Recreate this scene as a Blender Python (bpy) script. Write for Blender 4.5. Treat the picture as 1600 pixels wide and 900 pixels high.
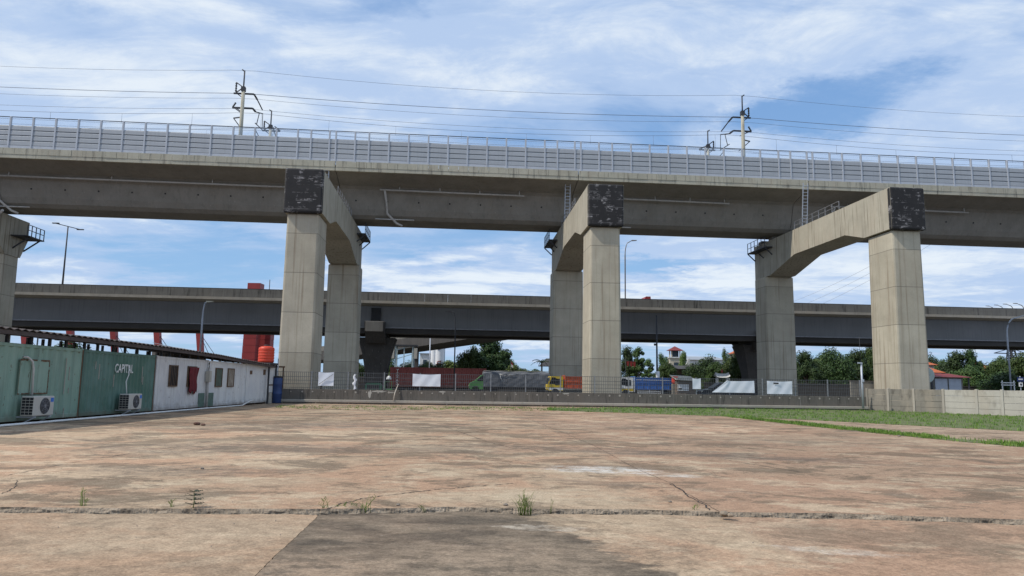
import bpy, bmesh, math, random
from mathutils import Vector, Matrix
random.seed(7)
PI = math.pi
R = math.radians
for o in list(bpy.data.objects): bpy.data.objects.remove(o)
S = bpy.context.scene
C = S.collection

# ------------------------------------------------------------------ camera
EYE = 1.5
PITCH, ROLL, FPX = R(7.55), R(0.86), 1150.0
FW = Vector((0, math.cos(PITCH), math.sin(PITCH)))
_r = Vector((1, 0, 0)); _u = _r.cross(FW)
RT = _r*math.cos(ROLL) + _u*math.sin(ROLL)
UP = -_r*math.sin(ROLL) + _u*math.cos(ROLL)
cd = bpy.data.cameras.new('camera'); cam = bpy.data.objects.new('camera', cd); C.objects.link(cam)
cd.sensor_width = 36; cd.lens = FPX/1600*36; cd.clip_start = .1; cd.clip_end = 20000
m = Matrix((RT, UP, -FW)).transposed().to_4x4(); m.translation = Vector((0, 0, EYE)); cam.matrix_world = m
S.camera = cam

# ------------------------------------------------------------------ sky, sun, exposure
SUN = Vector((-.62, -.24, .80)).normalized()
sun_el = math.asin(SUN.z); sun_az = math.atan2(SUN.x, SUN.y)
W = bpy.data.worlds.new('World'); S.world = W; W.use_nodes = True
def N(nt, typ, ins=None, **kw):
    n = nt.nodes.new(typ)
    for k, v in kw.items(): setattr(n, k, v)
    if ins:
        for k, v in ins.items():
            if hasattr(v, 'is_output'): nt.links.new(v, n.inputs[k])
            else: n.inputs[k].default_value = v
    return n
def MATH(nt, op, a, b=0.0, c=None, clamp=False):
    ins = {0: a, 1: b}
    if c is not None: ins[2] = c
    return N(nt, 'ShaderNodeMath', ins, operation=op, use_clamp=clamp).outputs[0]
def MIX(nt, f, a, b, blend='MIX'):
    n = nt.nodes.new('ShaderNodeMix'); n.data_type = 'RGBA'; n.blend_type = blend
    for i, v in ((0, f), (6, a), (7, b)):
        if hasattr(v, 'is_output'): nt.links.new(v, n.inputs[i])
        else: n.inputs[i].default_value = v if i == 0 else (tuple(v)+(1,))[:4]
    return n.outputs[2]
def SMOOTH(nt, v, a, b, lo=0.0, hi=1.0):
    n = N(nt, 'ShaderNodeMapRange', {0: v, 1: a, 2: b, 3: lo, 4: hi}, interpolation_type='SMOOTHSTEP')
    return n.outputs[0]
def NOISE(nt, vec, scale, detail=4.0, rough=.55, dist=0.0):
    return N(nt, 'ShaderNodeTexNoise', {'Vector': vec, 'Scale': scale, 'Detail': detail, 'Roughness': rough, 'Distortion': dist}).outputs['Fac']
def MAPV(nt, vec, sc=(1, 1, 1), loc=(0, 0, 0)):
    return N(nt, 'ShaderNodeMapping', {'Vector': vec, 'Scale': sc, 'Location': loc}).outputs[0]
def ray(x, y): return FW + RT*((x-800)/FPX) + UP*((450-y)/FPX)

nt = W.node_tree; nt.nodes.clear()
sky = N(nt, 'ShaderNodeTexSky', sky_type='NISHITA', sun_disc=False, sun_elevation=sun_el, sun_rotation=sun_az % (2*PI),
        altitude=0, air_density=1.0, dust_density=.6, ozone_density=2.0)
D = N(nt, 'ShaderNodeTexCoord').outputs['Generated']
sep = N(nt, 'ShaderNodeSeparateXYZ', {0: D})
zz = MATH(nt, 'ADD', MATH(nt, 'MAXIMUM', sep.outputs[2], 0.0), .09)
plane = N(nt, 'ShaderNodeCombineXYZ', {0: MATH(nt, 'DIVIDE', sep.outputs[0], zz), 1: MATH(nt, 'DIVIDE', sep.outputs[1], zz), 2: 0.0}).outputs[0]
plane = MAPV(nt, plane, (.8, 1.0, 1), (3.1, 1.7, 0))
warp = N(nt, 'ShaderNodeTexNoise', {'Vector': plane, 'Scale': .9, 'Detail': 3.0})
off = N(nt, 'ShaderNodeVectorMath', {0: warp.outputs['Color'], 1: (.5, .5, .5)}, operation='SUBTRACT').outputs[0]
pw = N(nt, 'ShaderNodeVectorMath', {0: plane, 1: N(nt, 'ShaderNodeVectorMath', {0: off, 'Scale': .9}, operation='SCALE').outputs[0]}, operation='ADD').outputs[0]
n1 = NOISE(nt, pw, .75, 10, .6)
n2 = NOISE(nt, MAPV(nt, pw, (.55, 1.3, 1), (7, 2, 0)), 1.6, 8, .62)
dens = MATH(nt, 'ADD', MATH(nt, 'MULTIPLY', n1, .62), MATH(nt, 'MULTIPLY', n2, .38))
dens = MATH(nt, 'ADD', .5, MATH(nt, 'MULTIPLY', MATH(nt, 'SUBTRACT', dens, .5), 1.75))
wo = N(nt, 'ShaderNodeTexNoise', {'Vector': plane, 'Scale': 1.7, 'Detail': 7.0, 'Roughness': .65})
wsep = N(nt, 'ShaderNodeSeparateXYZ', {0: wo.outputs['Color']})
AZ = MATH(nt, 'ADD', MATH(nt, 'ARCTAN2', sep.outputs[0], sep.outputs[1]), MATH(nt, 'MULTIPLY', MATH(nt, 'SUBTRACT', wsep.outputs[0], .5), .42))
EL = MATH(nt, 'ADD', MATH(nt, 'ARCSINE', sep.outputs[2]), MATH(nt, 'MULTIPLY', MATH(nt, 'SUBTRACT', wsep.outputs[1], .5), .16))
def spot(x, y, rx, ry, amt):           # a cloud bank or a gap in the clouds, in a fixed direction of the sky
    global dens
    d = ray(x, y).normalized(); az0 = math.atan2(d.x, d.y); el0 = math.asin(d.z)
    az, el = AZ, EL
    a = MATH(nt, 'DIVIDE', MATH(nt, 'SUBTRACT', az, az0), rx/FPX); b = MATH(nt, 'DIVIDE', MATH(nt, 'SUBTRACT', el, el0), ry/FPX)
    q = MATH(nt, 'ADD', MATH(nt, 'MULTIPLY', a, a), MATH(nt, 'MULTIPLY', b, b))
    f = SMOOTH(nt, q, 1.0, 0.0, 0.0, amt)
    dens = MATH(nt, 'ADD', dens, f)
for a in [
        (1280, 160, 190, 55, -.30), (650, 12, 80, 35, -.10), (130, 35, 170, 45, -.08), (1330, 30, 200, 50, -.06),
        (300, 400, 260, 75, -.30), (690, 385, 170, 40, -.12), (1040, 412, 120, 30, -.22), (820, 590, 1300, 62, -.22),
        (130, 110, 330, 95, .16), (700, 110, 380, 90, .07), (1480, 190, 260, 90, .14), (60, 420, 160, 60, .12),
        (700, 432, 240, 42, .14), (1090, 375, 170, 22, .10), (1120, 440, 170, 26, .14), (1500, 420, 230, 60, .10), (950, 60, 600, 130, .10), (420, 60, 260, 60, .10), (640, 445, 300, 30, .14), (150, 350, 200, 40, .10)]:
    spot(*a)
cover = SMOOTH(nt, dens, .21, .54)
tone = MATH(nt, 'ADD', .5, MATH(nt, 'MULTIPLY', MATH(nt, 'SUBTRACT', NOISE(nt, MAPV(nt, pw, (1, 1.1, 1), (2, 9, 0)), 2.2, 10, .66), .5), 2.2))
ccol = MIX(nt, SMOOTH(nt, MATH(nt, 'ADD', MATH(nt, 'MULTIPLY', dens, .6), MATH(nt, 'MULTIPLY', tone, .4)), .46, .74), (.49, .63, .87), (.84, .91, .98))
blue = MIX(nt, SMOOTH(nt, sep.outputs[2], .0, .45), (.33, .60, .97), (.24, .46, .86))
skyc = N(nt, 'ShaderNodeVectorMath', {0: sky.outputs[0], 'Scale': .10}, operation='SCALE').outputs[0]
base = MIX(nt, .65, skyc, blue)
fin = MIX(nt, MATH(nt, 'MULTIPLY', cover, .93), base, ccol)
bg = N(nt, 'ShaderNodeBackground', {'Color': fin, 'Strength': 1.0})
nt.links.new(bg.outputs[0], N(nt, 'ShaderNodeOutputWorld').inputs[0])
sl = bpy.data.lights.new('sun', 'SUN'); sl.energy = 3.5; sl.angle = R(.9); sl.color = (1, .94, .85)
so = bpy.data.objects.new('sun', sl); C.objects.link(so); so.rotation_euler = (-SUN).to_track_quat('-Z', 'Y').to_euler()
S.view_settings.view_transform = 'Standard'; S.view_settings.look = 'None'; S.view_settings.exposure = 0.0; S.view_settings.gamma = 1
S.view_settings.use_curve_mapping = False
S.render.engine = 'CYCLES'

# ------------------------------------------------------------------ frames and helpers
A = R(5)                                # the viaducts run along u, v points away from the yard
UU = Vector((math.cos(A), math.sin(A), 0)); VV = Vector((-math.sin(A), math.cos(A), 0))
def w(s, t, h=0.0): p = UU*s + VV*t; return Vector((p.x, p.y, h))
def at(x, y, Y): d = ray(x, y); p = d*(Y/d.y); return Vector((p.x, p.y, p.z+EYE))
def gp(x, y, h=0.0): d = ray(x, y); p = d*((h-EYE)/d.z); return Vector((p.x, p.y, h))
def sh(x, y, t): d = ray(x, y); p = d*(t/d.dot(VV)); return p.dot(UU), p.z+EYE

class MB:
    def __init__(s): s.v = []; s.f = []; s.sm = []
    def add(s, vs, fs, smooth=False):
        b = len(s.v); s.v += [tuple(p) for p in vs]
        for f in fs: s.f.append(tuple(i+b for i in f)); s.sm.append(smooth)
        return s
    def box(s, x0, x1, y0, y1, z0, z1):
        return s.add([(x0,y0,z0),(x1,y0,z0),(x1,y1,z0),(x0,y1,z0),(x0,y0,z1),(x1,y0,z1),(x1,y1,z1),(x0,y1,z1)],
              [(0,3,2,1),(4,5,6,7),(0,1,5,4),(1,2,6,5),(2,3,7,6),(3,0,4,7)])
    def frustum(s, b, t, z0, z1):       # b, t = (x0, x1, y0, y1)
        return s.add([(b[0],b[2],z0),(b[1],b[2],z0),(b[1],b[3],z0),(b[0],b[3],z0),(t[0],t[2],z1),(t[1],t[2],z1),(t[1],t[3],z1),(t[0],t[3],z1)],
              [(0,3,2,1),(4,5,6,7),(0,1,5,4),(1,2,6,5),(2,3,7,6),(3,0,4,7)])
    def prism(s, prof, axis, a, b, smooth=False):
        n = len(prof)
        def P(p, k): return {'x': (k, p[0], p[1]), 'y': (p[0], k, p[1]), 'z': (p[0], p[1], k)}[axis]
        vs = [P(p, a) for p in prof] + [P(p, b) for p in prof]
        s.add(vs, [tuple(range(n))[::-1], tuple(range(n, 2*n))])
        return s.add(vs, [(i, (i+1) % n, n+(i+1) % n, n+i) for i in range(n)], smooth)
    def tube(s, pts, r, n=8, smooth=True):
        pts = [Vector(p) for p in pts]; rs = r if isinstance(r, (list, tuple)) else [r]*len(pts)
        vs = []; fs = []; L = len(pts)
        for i, p in enumerate(pts):
            d = (pts[min(i+1, L-1)] - pts[max(i-1, 0)]).normalized()
            a = d.cross(Vector((0, 0, 1)) if abs(d.z) < .9 else Vector((1, 0, 0))).normalized(); b = d.cross(a)
            for k in range(n):
                an = 2*PI*k/n + PI/n; vs.append(p + (a*math.cos(an)+b*math.sin(an))*rs[i])
        for i in range(L-1):
            for k in range(n): fs.append((i*n+k, i*n+(k+1) % n, (i+1)*n+(k+1) % n, (i+1)*n+k))
        s.add(vs, fs, smooth); q = len(s.v)-len(vs)
        s.f.append(tuple(q+k for k in range(n))[::-1]); s.sm.append(False)
        s.f.append(tuple(q+(L-1)*n+k for k in range(n))); s.sm.append(False)
        return s
    def bar(s, p, q, r): return s.tube([p, q], r*1.414, 4, False)
    def lathe(s, prof, c=(0, 0, 0), n=20, axis='z'):
        vs = []; fs = []
        for (r, z) in prof:
            for k in range(n):
                a = 2*PI*k/n; x, y = r*math.cos(a), r*math.sin(a)
                vs.append({'z': (c[0]+x, c[1]+y, c[2]+z), 'y': (c[0]+x, c[1]+z, c[2]+y), 'x': (c[0]+z, c[1]+x, c[2]+y)}[axis])
        for i in range(len(prof)-1):
            for k in range(n): fs.append((i*n+k, i*n+(k+1) % n, (i+1)*n+(k+1) % n, (i+1)*n+k))
        s.add(vs, fs, True); q = len(s.v)-len(vs); L = len(prof)
        s.f.append(tuple(q+k for k in range(n))[::-1]); s.sm.append(False)
        s.f.append(tuple(q+(L-1)*n+k for k in range(n))); s.sm.append(False)
        return s
    def quad(s, a, b, c, d): return s.add([a, b, c, d], [(0, 1, 2, 3)])
    def build(s, name, mt, parent=None, bevel=0.0, recalc=True):
        me = bpy.data.meshes.new(name); me.from_pydata(s.v, [], s.f)
        me.polygons.foreach_set('use_smooth', s.sm)
        if recalc and len(s.f) < 60000:
            bm = bmesh.new(); bm.from_mesh(me); bmesh.ops.recalc_face_normals(bm, faces=bm.faces[:]); bm.to_mesh(me); bm.free()
        o = bpy.data.objects.new(name, me); C.objects.link(o)
        me.materials.append(mt)
        if parent is not None: o.parent = parent
        if bevel:
            b = o.modifiers.new('bevel', 'BEVEL'); b.width = bevel; b.segments = 2; b.limit_method = 'ANGLE'; b.angle_limit = R(35)
        return o
def tag(o, label=None, cat=None, group=None, kind=None):
    if label: o['label'] = label
    if cat: o['category'] = cat
    if group: o['group'] = group
    if kind: o['kind'] = kind
    return o
def thing(name, label, cat, loc=(0, 0, 0), rz=0.0, group=None):
    o = bpy.data.objects.new(name, None); C.objects.link(o); o.location = loc; o.rotation_euler = (0, 0, rz)
    o.empty_display_size = .3
    return tag(o, label, cat, group)
def struct(name, mb, mt): return tag(mb.build(name, mt), kind='structure')
def copy_tree(o, parent=None):
    c = o.copy(); C.objects.link(c)
    if parent is not None: c.parent = parent
    for ch in list(o.children): copy_tree(ch, c)
    return c
def text(name, body, size, mt, parent, loc, rot=(PI/2, 0, 0), vertical=False, ext=.006, sx=1.0):
    cu = bpy.data.curves.new(name, 'FONT'); cu.body = '\n'.join(body) if vertical else body
    cu.size = size; cu.extrude = ext; cu.align_x = 'CENTER'; cu.align_y = 'CENTER'; cu.space_line = .8; cu.offset = .008
    t = bpy.data.objects.new(name, cu); C.objects.link(t)
    me = bpy.data.meshes.new_from_object(t.evaluated_get(bpy.context.evaluated_depsgraph_get()))
    bpy.data.objects.remove(t)
    o = bpy.data.objects.new(name, me); C.objects.link(o); me.materials.clear(); me.materials.append(mt)
    o.parent = parent; o.location = loc; o.rotation_euler = rot; o.scale = (sx, 1, 1)
    return o

# ------------------------------------------------------------------ materials
def newmat(name):
    mt = bpy.data.materials.new(name); mt.use_nodes = True; t = mt.node_tree
    b = t.nodes['Principled BSDF']
    return mt, t, b
def coords(t):
    oi = N(t, 'ShaderNodeObjectInfo'); tc = N(t, 'ShaderNodeTexCoord')
    sc = N(t, 'ShaderNodeVectorMath', {0: oi.outputs['Location'], 'Scale': 3.17}, operation='SCALE').outputs[0]
    return tc.outputs['Object'], N(t, 'ShaderNodeVectorMath', {0: tc.outputs['Object'], 1: sc}, operation='ADD').outputs[0], oi
def surf(name, col, rough=.6, metal=0.0, var=.18, scale=1.5, dirt=.0, dirt_col=(.08, .06, .045), streak=.0, streak_col=(.06, .055, .05), bump=.0, spec=.4, chips=0.0, chip_col=(.16, .07, .035)):
    mt, t, b = newmat(name); ob, v, oi = coords(t)
    n = NOISE(t, v, scale, 6, .6); f = N(t, 'ShaderNodeMapRange', {0: n, 1: .3, 2: .7, 3: 1-var, 4: 1+var}).outputs[0]
    c = MIX(t, 1.0, col, N(t, 'ShaderNodeCombineXYZ', {0: f, 1: f, 2: f}).outputs[0], 'MULTIPLY')
    if dirt: c = MIX(t, SMOOTH(t, NOISE(t, v, scale*2.3, 7, .65), .5, .72, 0, dirt), c, dirt_col)
    if streak: c = MIX(t, SMOOTH(t, NOISE(t, MAPV(t, v, (6, 6, .22)), 1.0, 5, .6), .48, .72, 0, streak), c, streak_col)
    if chips: c = MIX(t, SMOOTH(t, NOISE(t, v, 5.0, 6, .7), .66-.12*chips, .70-.12*chips), c, chip_col)
    t.links.new(c, b.inputs['Base Color']); b.inputs['Roughness'].default_value = rough; b.inputs['Metallic'].default_value = metal
    b.inputs['Specular IOR Level'].default_value = spec
    if bump:
        bn = N(t, 'ShaderNodeBump', {'Height': NOISE(t, v, scale*14, 4), 'Strength': bump, 'Distance': .02}); t.links.new(bn.outputs[0], b.inputs['Normal'])
    return mt
def concrete(name, col, pour=3.05, var=.14, streak=.35, streak_col=(.10, .092, .08), warm=(.40, .34, .26), joint=True, vscale=(3.2, 3.2, .16), horiz=False):
    mt, t, b = newmat(name); ob, v, oi = coords(t)
    n = NOISE(t, v, .55, 8, .62); f = N(t, 'ShaderNodeMapRange', {0: n, 1: .3, 2: .7, 3: 1-var, 4: 1+var}).outputs[0]
    g = N(t, 'ShaderNodeMapRange', {0: NOISE(t, v, 14, 5, .7), 1: .3, 2: .7, 3: .93, 4: 1.07}).outputs[0]; f = MATH(t, 'MULTIPLY', f, g)
    z = N(t, 'ShaderNodeSeparateXYZ', {0: ob}).outputs[2]
    if pour:
        k = MATH(t, 'DIVIDE', MATH(t, 'ADD', z, 30.35), pour); fl = MATH(t, 'FLOOR', k)
        wn = N(t, 'ShaderNodeTexWhiteNoise', {'Vector': N(t, 'ShaderNodeVectorMath', {0: N(t, 'ShaderNodeCombineXYZ', {2: fl}).outputs[0], 1: oi.outputs['Location']}, operation='ADD').outputs[0]}, noise_dimensions='3D').outputs[0]
        f = MATH(t, 'MULTIPLY', f, MATH(t, 'ADD', MATH(t, 'MULTIPLY', wn, .20), .90))
    c = MIX(t, 1.0, col, N(t, 'ShaderNodeCombineXYZ', {0: f, 1: f, 2: f}).outputs[0], 'MULTIPLY')
    c = MIX(t, SMOOTH(t, NOISE(t, MAPV(t, v, (1, 1, .35)), .8, 6, .6), .45, .75, 0, .45), c, warm)
    if streak: c = MIX(t, SMOOTH(t, NOISE(t, MAPV(t, v, vscale), 1.0, 6, .62), .50, .74, 0, streak), c, streak_col)
    c = MIX(t, SMOOTH(t, NOISE(t, MAPV(t, v, (9, 9, .3)), 1.0, 4, .6), .60, .74, 0, .30), c, (.50, .47, .42))
    if pour and joint:
        fr = MATH(t, 'SUBTRACT', k, fl); c = MIX(t, MATH(t, 'MULTIPLY', MATH(t, 'LESS_THAN', fr, .017), .6), c, (.09, .085, .075))
    t.links.new(c, b.inputs['Base Color']); b.inputs['Roughness'].default_value = .88; b.inputs['Specular IOR Level'].default_value = .25
    bn = N(t, 'ShaderNodeBump', {'Height': NOISE(t, v, 9, 6, .7), 'Strength': .25, 'Distance': .03}); t.links.new(bn.outputs[0], b.inputs['Normal'])
    return mt
def leafmat(name, c1, c2):
    mt, t, b = newmat(name); ob, v, oi = coords(t)
    n = NOISE(t, v, .55, 4, .6); r = N(t, 'ShaderNodeNewGeometry').outputs['Random Per Island']
    f = MATH(t, 'ADD', MATH(t, 'MULTIPLY', n, .8), MATH(t, 'MULTIPLY', r, .5))
    c = MIX(t, SMOOTH(t, f, .3, .95), c1, c2)
    h = N(t, 'ShaderNodeHueSaturation', {'Hue': MATH(t, 'ADD', .485, MATH(t, 'MULTIPLY', oi.outputs['Random'], .03)), 'Saturation': 1.0, 'Value': MATH(t, 'ADD', .8, MATH(t, 'MULTIPLY', oi.outputs['Random'], .4)), 'Color': c}).outputs[0]
    t.links.new(h, b.inputs['Base Color']); b.inputs['Roughness'].default_value = .6; b.inputs['Specular IOR Level'].default_value = .25
    return mt
CONC = concrete('pier_concrete', (.43, .39, .305), streak=.7, streak_col=(.20, .15, .10), vscale=(4.5, 4.5, .10))
BEAM = concrete('beam_concrete', (.42, .385, .305), pour=0, streak=.9, streak_col=(.13, .105, .075), vscale=(4.5, 4.5, .18))
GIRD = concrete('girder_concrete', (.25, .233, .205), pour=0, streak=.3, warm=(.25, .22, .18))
PARA = concrete('ledge_concrete', (.43, .405, .32), pour=0, streak=.8, streak_col=(.12, .115, .10), vscale=(2.5, 2.5, .25))
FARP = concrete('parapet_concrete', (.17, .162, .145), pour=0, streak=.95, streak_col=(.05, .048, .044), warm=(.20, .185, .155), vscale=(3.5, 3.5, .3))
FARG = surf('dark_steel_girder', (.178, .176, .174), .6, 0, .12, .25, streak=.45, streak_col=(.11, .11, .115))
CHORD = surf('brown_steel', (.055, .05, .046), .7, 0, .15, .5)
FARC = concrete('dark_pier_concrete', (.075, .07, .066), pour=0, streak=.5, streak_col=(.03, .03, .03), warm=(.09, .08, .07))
WALLC = concrete('stained_wall', (.135, .122, .105), pour=0, streak=.8, streak_col=(.04, .037, .033), warm=(.17, .14, .11), vscale=(5, 5, .8))
LEDGC = concrete('wall_footing', (.36, .33, .28), pour=0, streak=.3)
PREL = concrete('pale_precast', (.42, .40, .35), pour=0, streak=.45, vscale=(2, 2, .8))
PRED = concrete('dark_precast', (.22, .205, .175), pour=0, streak=.7, streak_col=(.06, .055, .048), vscale=(2, 2, .8))
STEEL = surf('galvanised_steel', (.42, .45, .50), .5, .3, .1, 3)
BARR = surf('grey_barrier_panel', (.37, .39, .41), .55, .1, .05, .6, streak=.12)
BPOST = surf('pale_barrier_post', (.46, .48, .515), .5, .2, .06, 2)
BGAPSHADE = surf('gap_shade_backing', (.22, .245, .27), .6, .1, .05, 1)  # darker sheet behind the slats, the gap shadow put into its colour
DARKM = surf('dark_metal', (.05, .052, .058), .6, .3, .2, 3)
RAIL = surf('grey_rail', (.24, .24, .25), .6, .3, .2, 3)
PIPE = surf('pvc_pipe', (.50, .48, .45), .5, 0, .1, 2, dirt=.3)
FENCE = surf('fence_wire', (.105, .11, .115), .6, .3, .2, 3)
FPOST = surf('fence_post', (.26, .27, .28), .6, .3, .2, 3, dirt=.5)
WHITEP = surf('white_paint', (.72, .72, .70), .5, 0, .08, 2, dirt=.15)
BANNER = surf('white_banner', (.74, .77, .82), .7, 0, .06, 1.3, dirt=.12, dirt_col=(.45, .47, .52))
RED = surf('red_painted_steel', (.29, .038, .036), .5, 0, .12, .6, streak=.25, streak_col=(.18, .03, .03))
BLACK = surf('black_rubber', (.025, .025, .027), .8, 0, .2, 4)
GLASS = surf('dark_glass', (.012, .014, .016), .25, 0, .05, 1, spec=.25)
CABLE = surf('dark_cable', (.07, .075, .085), .6, 0, .1, 1)
WIRE = surf('line_wire', (.17, .19, .23), .5, .2, .1, 1)
LAMPW = surf('lamp_head', (.62, .60, .48), .4, 0, .05, 3)

def cap_black():
    mt, t, b = newmat('black_coated_end'); ob, v, oi = coords(t)
    a = NOISE(t, MAPV(t, v, (1.0, 1, 4)), 1.5, 9, .78); c2 = NOISE(t, MAPV(t, v, (2.0, 1, 1.4), (3, 0, 1)), .9, 5, .6)
    mk = MATH(t, 'MULTIPLY', SMOOTH(t, a, .49, .60), SMOOTH(t, c2, .52, .62))
    z = N(t, 'ShaderNodeSeparateXYZ', {0: ob}).outputs[2]
    fr = MATH(t, 'FRACT', MATH(t, 'MULTIPLY', z, 1.55)); ln = MATH(t, 'MULTIPLY', MATH(t, 'LESS_THAN', fr, .06), SMOOTH(t, c2, .46, .56))
    mk = MATH(t, 'MAXIMUM', mk, MATH(t, 'MULTIPLY', ln, .35))
    c = MIX(t, MATH(t, 'MULTIPLY', mk, .8), MIX(t, NOISE(t, v, 1.4, 6, .6), (.006, .006, .007), (.028, .026, .027)), (.42, .40, .40))
    t.links.new(c, b.inputs['Base Color']); b.inputs['Roughness'].default_value = .8
    return mt
CAPB = cap_black()

# ground concrete: laid, worn, rained on and driven over
JX = lambda Y: 3.1 - .07*Y
def yard_mat(name, dark_slab=False, c1=(.395, .258, .170), c2=(.40, .30, .205), calm=1.0):
    mt, t, b = newmat(name)
    P = N(t, 'ShaderNodeNewGeometry').outputs['Position']; sp = N(t, 'ShaderNodeSeparateXYZ', {0: P}); X, Y = sp.outputs[0], sp.outputs[1]
    big = NOISE(t, MAPV(t, P, (1, 1, 0), (4.2, 1.3, 0)), .30, 9, .68, .4)
    c = MIX(t, SMOOTH(t, big, .42, .58), c1, c2)
    # the bay to the right of the long joint is redder and darker
    side = SMOOTH(t, MATH(t, 'ADD', MATH(t, 'SUBTRACT', X, 3.2), MATH(t, 'MULTIPLY', Y, .07)), -.10, .10)
    c = MIX(t, MATH(t, 'MULTIPLY', side, .6), c, (.335, .218, .148))
    pal = NOISE(t, MAPV(t, P, (.8, 1.1, 0), (31, 2, 0)), .75, 10, .74)
    c = MIX(t, SMOOTH(t, pal, .515, .575, 0, .62*calm), c, (.50, .40, .28))
    blo = NOISE(t, MAPV(t, P, (.75, 1, 0), (11, 5, 0)), .50, 10, .76, .5)
    c = MIX(t, SMOOTH(t, MATH(t, 'ADD', blo, MATH(t, 'MULTIPLY', SMOOTH(t, Y, 10.5, 15), MATH(t, 'MULTIPLY', SMOOTH(t, X, 4, 0), .035))), .515, .575, 0, .64*calm), c, (.135, .107, .078))
    blo2 = NOISE(t, MAPV(t, P, (.8, 1.1, 0), (1, 25, 0)), 1.4, 10, .80, .4)
    c = MIX(t, SMOOTH(t, blo2, .535, .59, 0, .58*calm), c, (.15, .117, .083))
    blo3 = NOISE(t, MAPV(t, P, (.9, 1.1, 0), (61, 3, 0)), 5.0, 9, .8)
    c = MIX(t, SMOOTH(t, blo3, .545, .61, 0, .55*calm), c, (.20, .15, .10))
    def ell(cx, cy, rx, ry, ang, soft=.5, dn=.45, sc=2.2):
        dx = MATH(t, 'SUBTRACT', X, cx); dy = MATH(t, 'SUBTRACT', Y, cy); ca, sa = math.cos(ang), math.sin(ang)
        a = MATH(t, 'DIVIDE', MATH(t, 'ADD', MATH(t, 'MULTIPLY', dx, ca), MATH(t, 'MULTIPLY', dy, sa)), rx)
        e = MATH(t, 'DIVIDE', MATH(t, 'SUBTRACT', MATH(t, 'MULTIPLY', dy, ca), MATH(t, 'MULTIPLY', dx, sa)), ry)
        q = MATH(t, 'ADD', MATH(t, 'MULTIPLY', a, a), MATH(t, 'MULTIPLY', e, e))
        q = MATH(t, 'ADD', q, MATH(t, 'MULTIPLY', MATH(t, 'SUBTRACT', NOISE(t, P, sc, 7, .7), .5), dn*6))
        return MATH(t, 'MULTIPLY', SMOOTH(t, q, 1.0+soft, 1.0-soft), SMOOTH(t, NOISE(t, MAPV(t, P, (.8, 1.3, 0), (cx, 0, 0)), 3.0 if rx < 2 else 1.2, 10, .8), .40, .58))
    if not dark_slab:
        for (px, py, rx, ry, ang, k) in ((1050, 708, 3.6, .9, -.32, .75), (330, 700, 2.6, 1.6, .1, .55), (400, 664, 5, 3.0, .2, .55), (560, 700, 2.4, 1.1, 0, .5), (760, 700, 1.6, 1.4, 0, .35), (300, 735, 1.6, .7, 0, .6), (1300, 720, 4.5, .6, -.35, .4), (640, 665, 4, 2, .2, .5), (1220, 690, 3.5, 2, .1, .35), (960, 665, 3.0, 3.0, .1, .4)):
            g_ = gp(px, py); c = MIX(t, MATH(t, 'MULTIPLY', ell(g_.x, g_.y, rx, ry, ang, .9), k), c, (.125, .105, .088))
        for (px, py, rx, ry, ang, k, cc) in ((940, 734, .95, .55, -.1, .75, (.62, .60, .55)), (1040, 742, .55, .28, -.3, .65, (.60, .58, .52)), (700, 775, 1.3, .45, .1, .6, (.46, .37, .26)), (880, 775, 1.4, .8, 0, .55, (.46, .37, .26)), (1200, 760, 3.0, .9, .0, .35, (.38, .25, .17)), (1360, 690, 5.0, 2.4, 0, .4, (.46, .36, .25))):
            g_ = gp(px, py); c = MIX(t, MATH(t, 'MULTIPLY', ell(g_.x, g_.y, rx, ry, ang, .7, .6, 5.0), k), c, cc)
    else:
        e = MATH(t, 'ADD', MATH(t, 'SUBTRACT', X, 3.9), MATH(t, 'MULTIPLY', Y, .40))
        e = MATH(t, 'ADD', e, MATH(t, 'MULTIPLY', MATH(t, 'SUBTRACT', NOISE(t, MAPV(t, P, (.7, 1.6, 0)), 2.4, 8, .72), .5), 1.5))
        d = SMOOTH(t, e, .10, -.12)
        dk = MIX(t, SMOOTH(t, NOISE(t, MAPV(t, P, (.7, 1.4, 0)), 1.6, 9, .74), .38, .64), (.085, .072, .058), (.225, .178, .13))
        c = MIX(t, MATH(t, 'MULTIPLY', d, .88), c, dk)
        c = MIX(t, MATH(t, 'MULTIPLY', ell(-.30, 6.8, 1.1, .75, .2, .9, .3), .9), c, (.30, .23, .165))
        c = MIX(t, MATH(t, 'MULTIPLY', ell(-1.75, 6.2, .75, .6, .3, .9, .3), .95), c, (.34, .25, .175))
        c = MIX(t, MATH(t, 'MULTIPLY', ell(1.15, 7.75, .8, .16, -.75, .5, .8, 6.0), .8), c, (.47, .37, .26))
        c = MIX(t, MATH(t, 'MULTIPLY', ell(.35, 8.35, .45, .16, -.1, .5, .8, 6.0), .7), c, (.48, .42, .34))
        c = MIX(t, MATH(t, 'MULTIPLY', ell(3.2, 7.4, .55, .16, -.3, .5, .8, 6.0), .55), c, (.50, .45, .38))
    # old bays poured at different times, and turning marks of tyres
    vo = N(t, 'ShaderNodeTexVoronoi', {'Vector': N(t, 'ShaderNodeVectorMath', {0: MAPV(t, P, (.10, .075, 0), (.3, .6, 0)), 1: N(t, 'ShaderNodeVectorMath', {0: N(t, 'ShaderNodeTexNoise', {'Vector': P, 'Scale': .8, 'Detail': 6.0, 'Roughness': .7}).outputs['Color'], 'Scale': .10}, operation='SCALE').outputs[0]}, operation='ADD').outputs[0], 'Scale': 1.0})
    vb = N(t, 'ShaderNodeMapRange', {0: N(t, 'ShaderNodeSeparateXYZ', {0: vo.outputs['Color']}).outputs[0], 1: 0.0, 2: 1.0, 3: .84, 4: 1.14}).outputs[0]
    c = MIX(t, 1.0, c, N(t, 'ShaderNodeCombineXYZ', {0: vb, 1: vb, 2: vb}).outputs[0], 'MULTIPLY')
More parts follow.
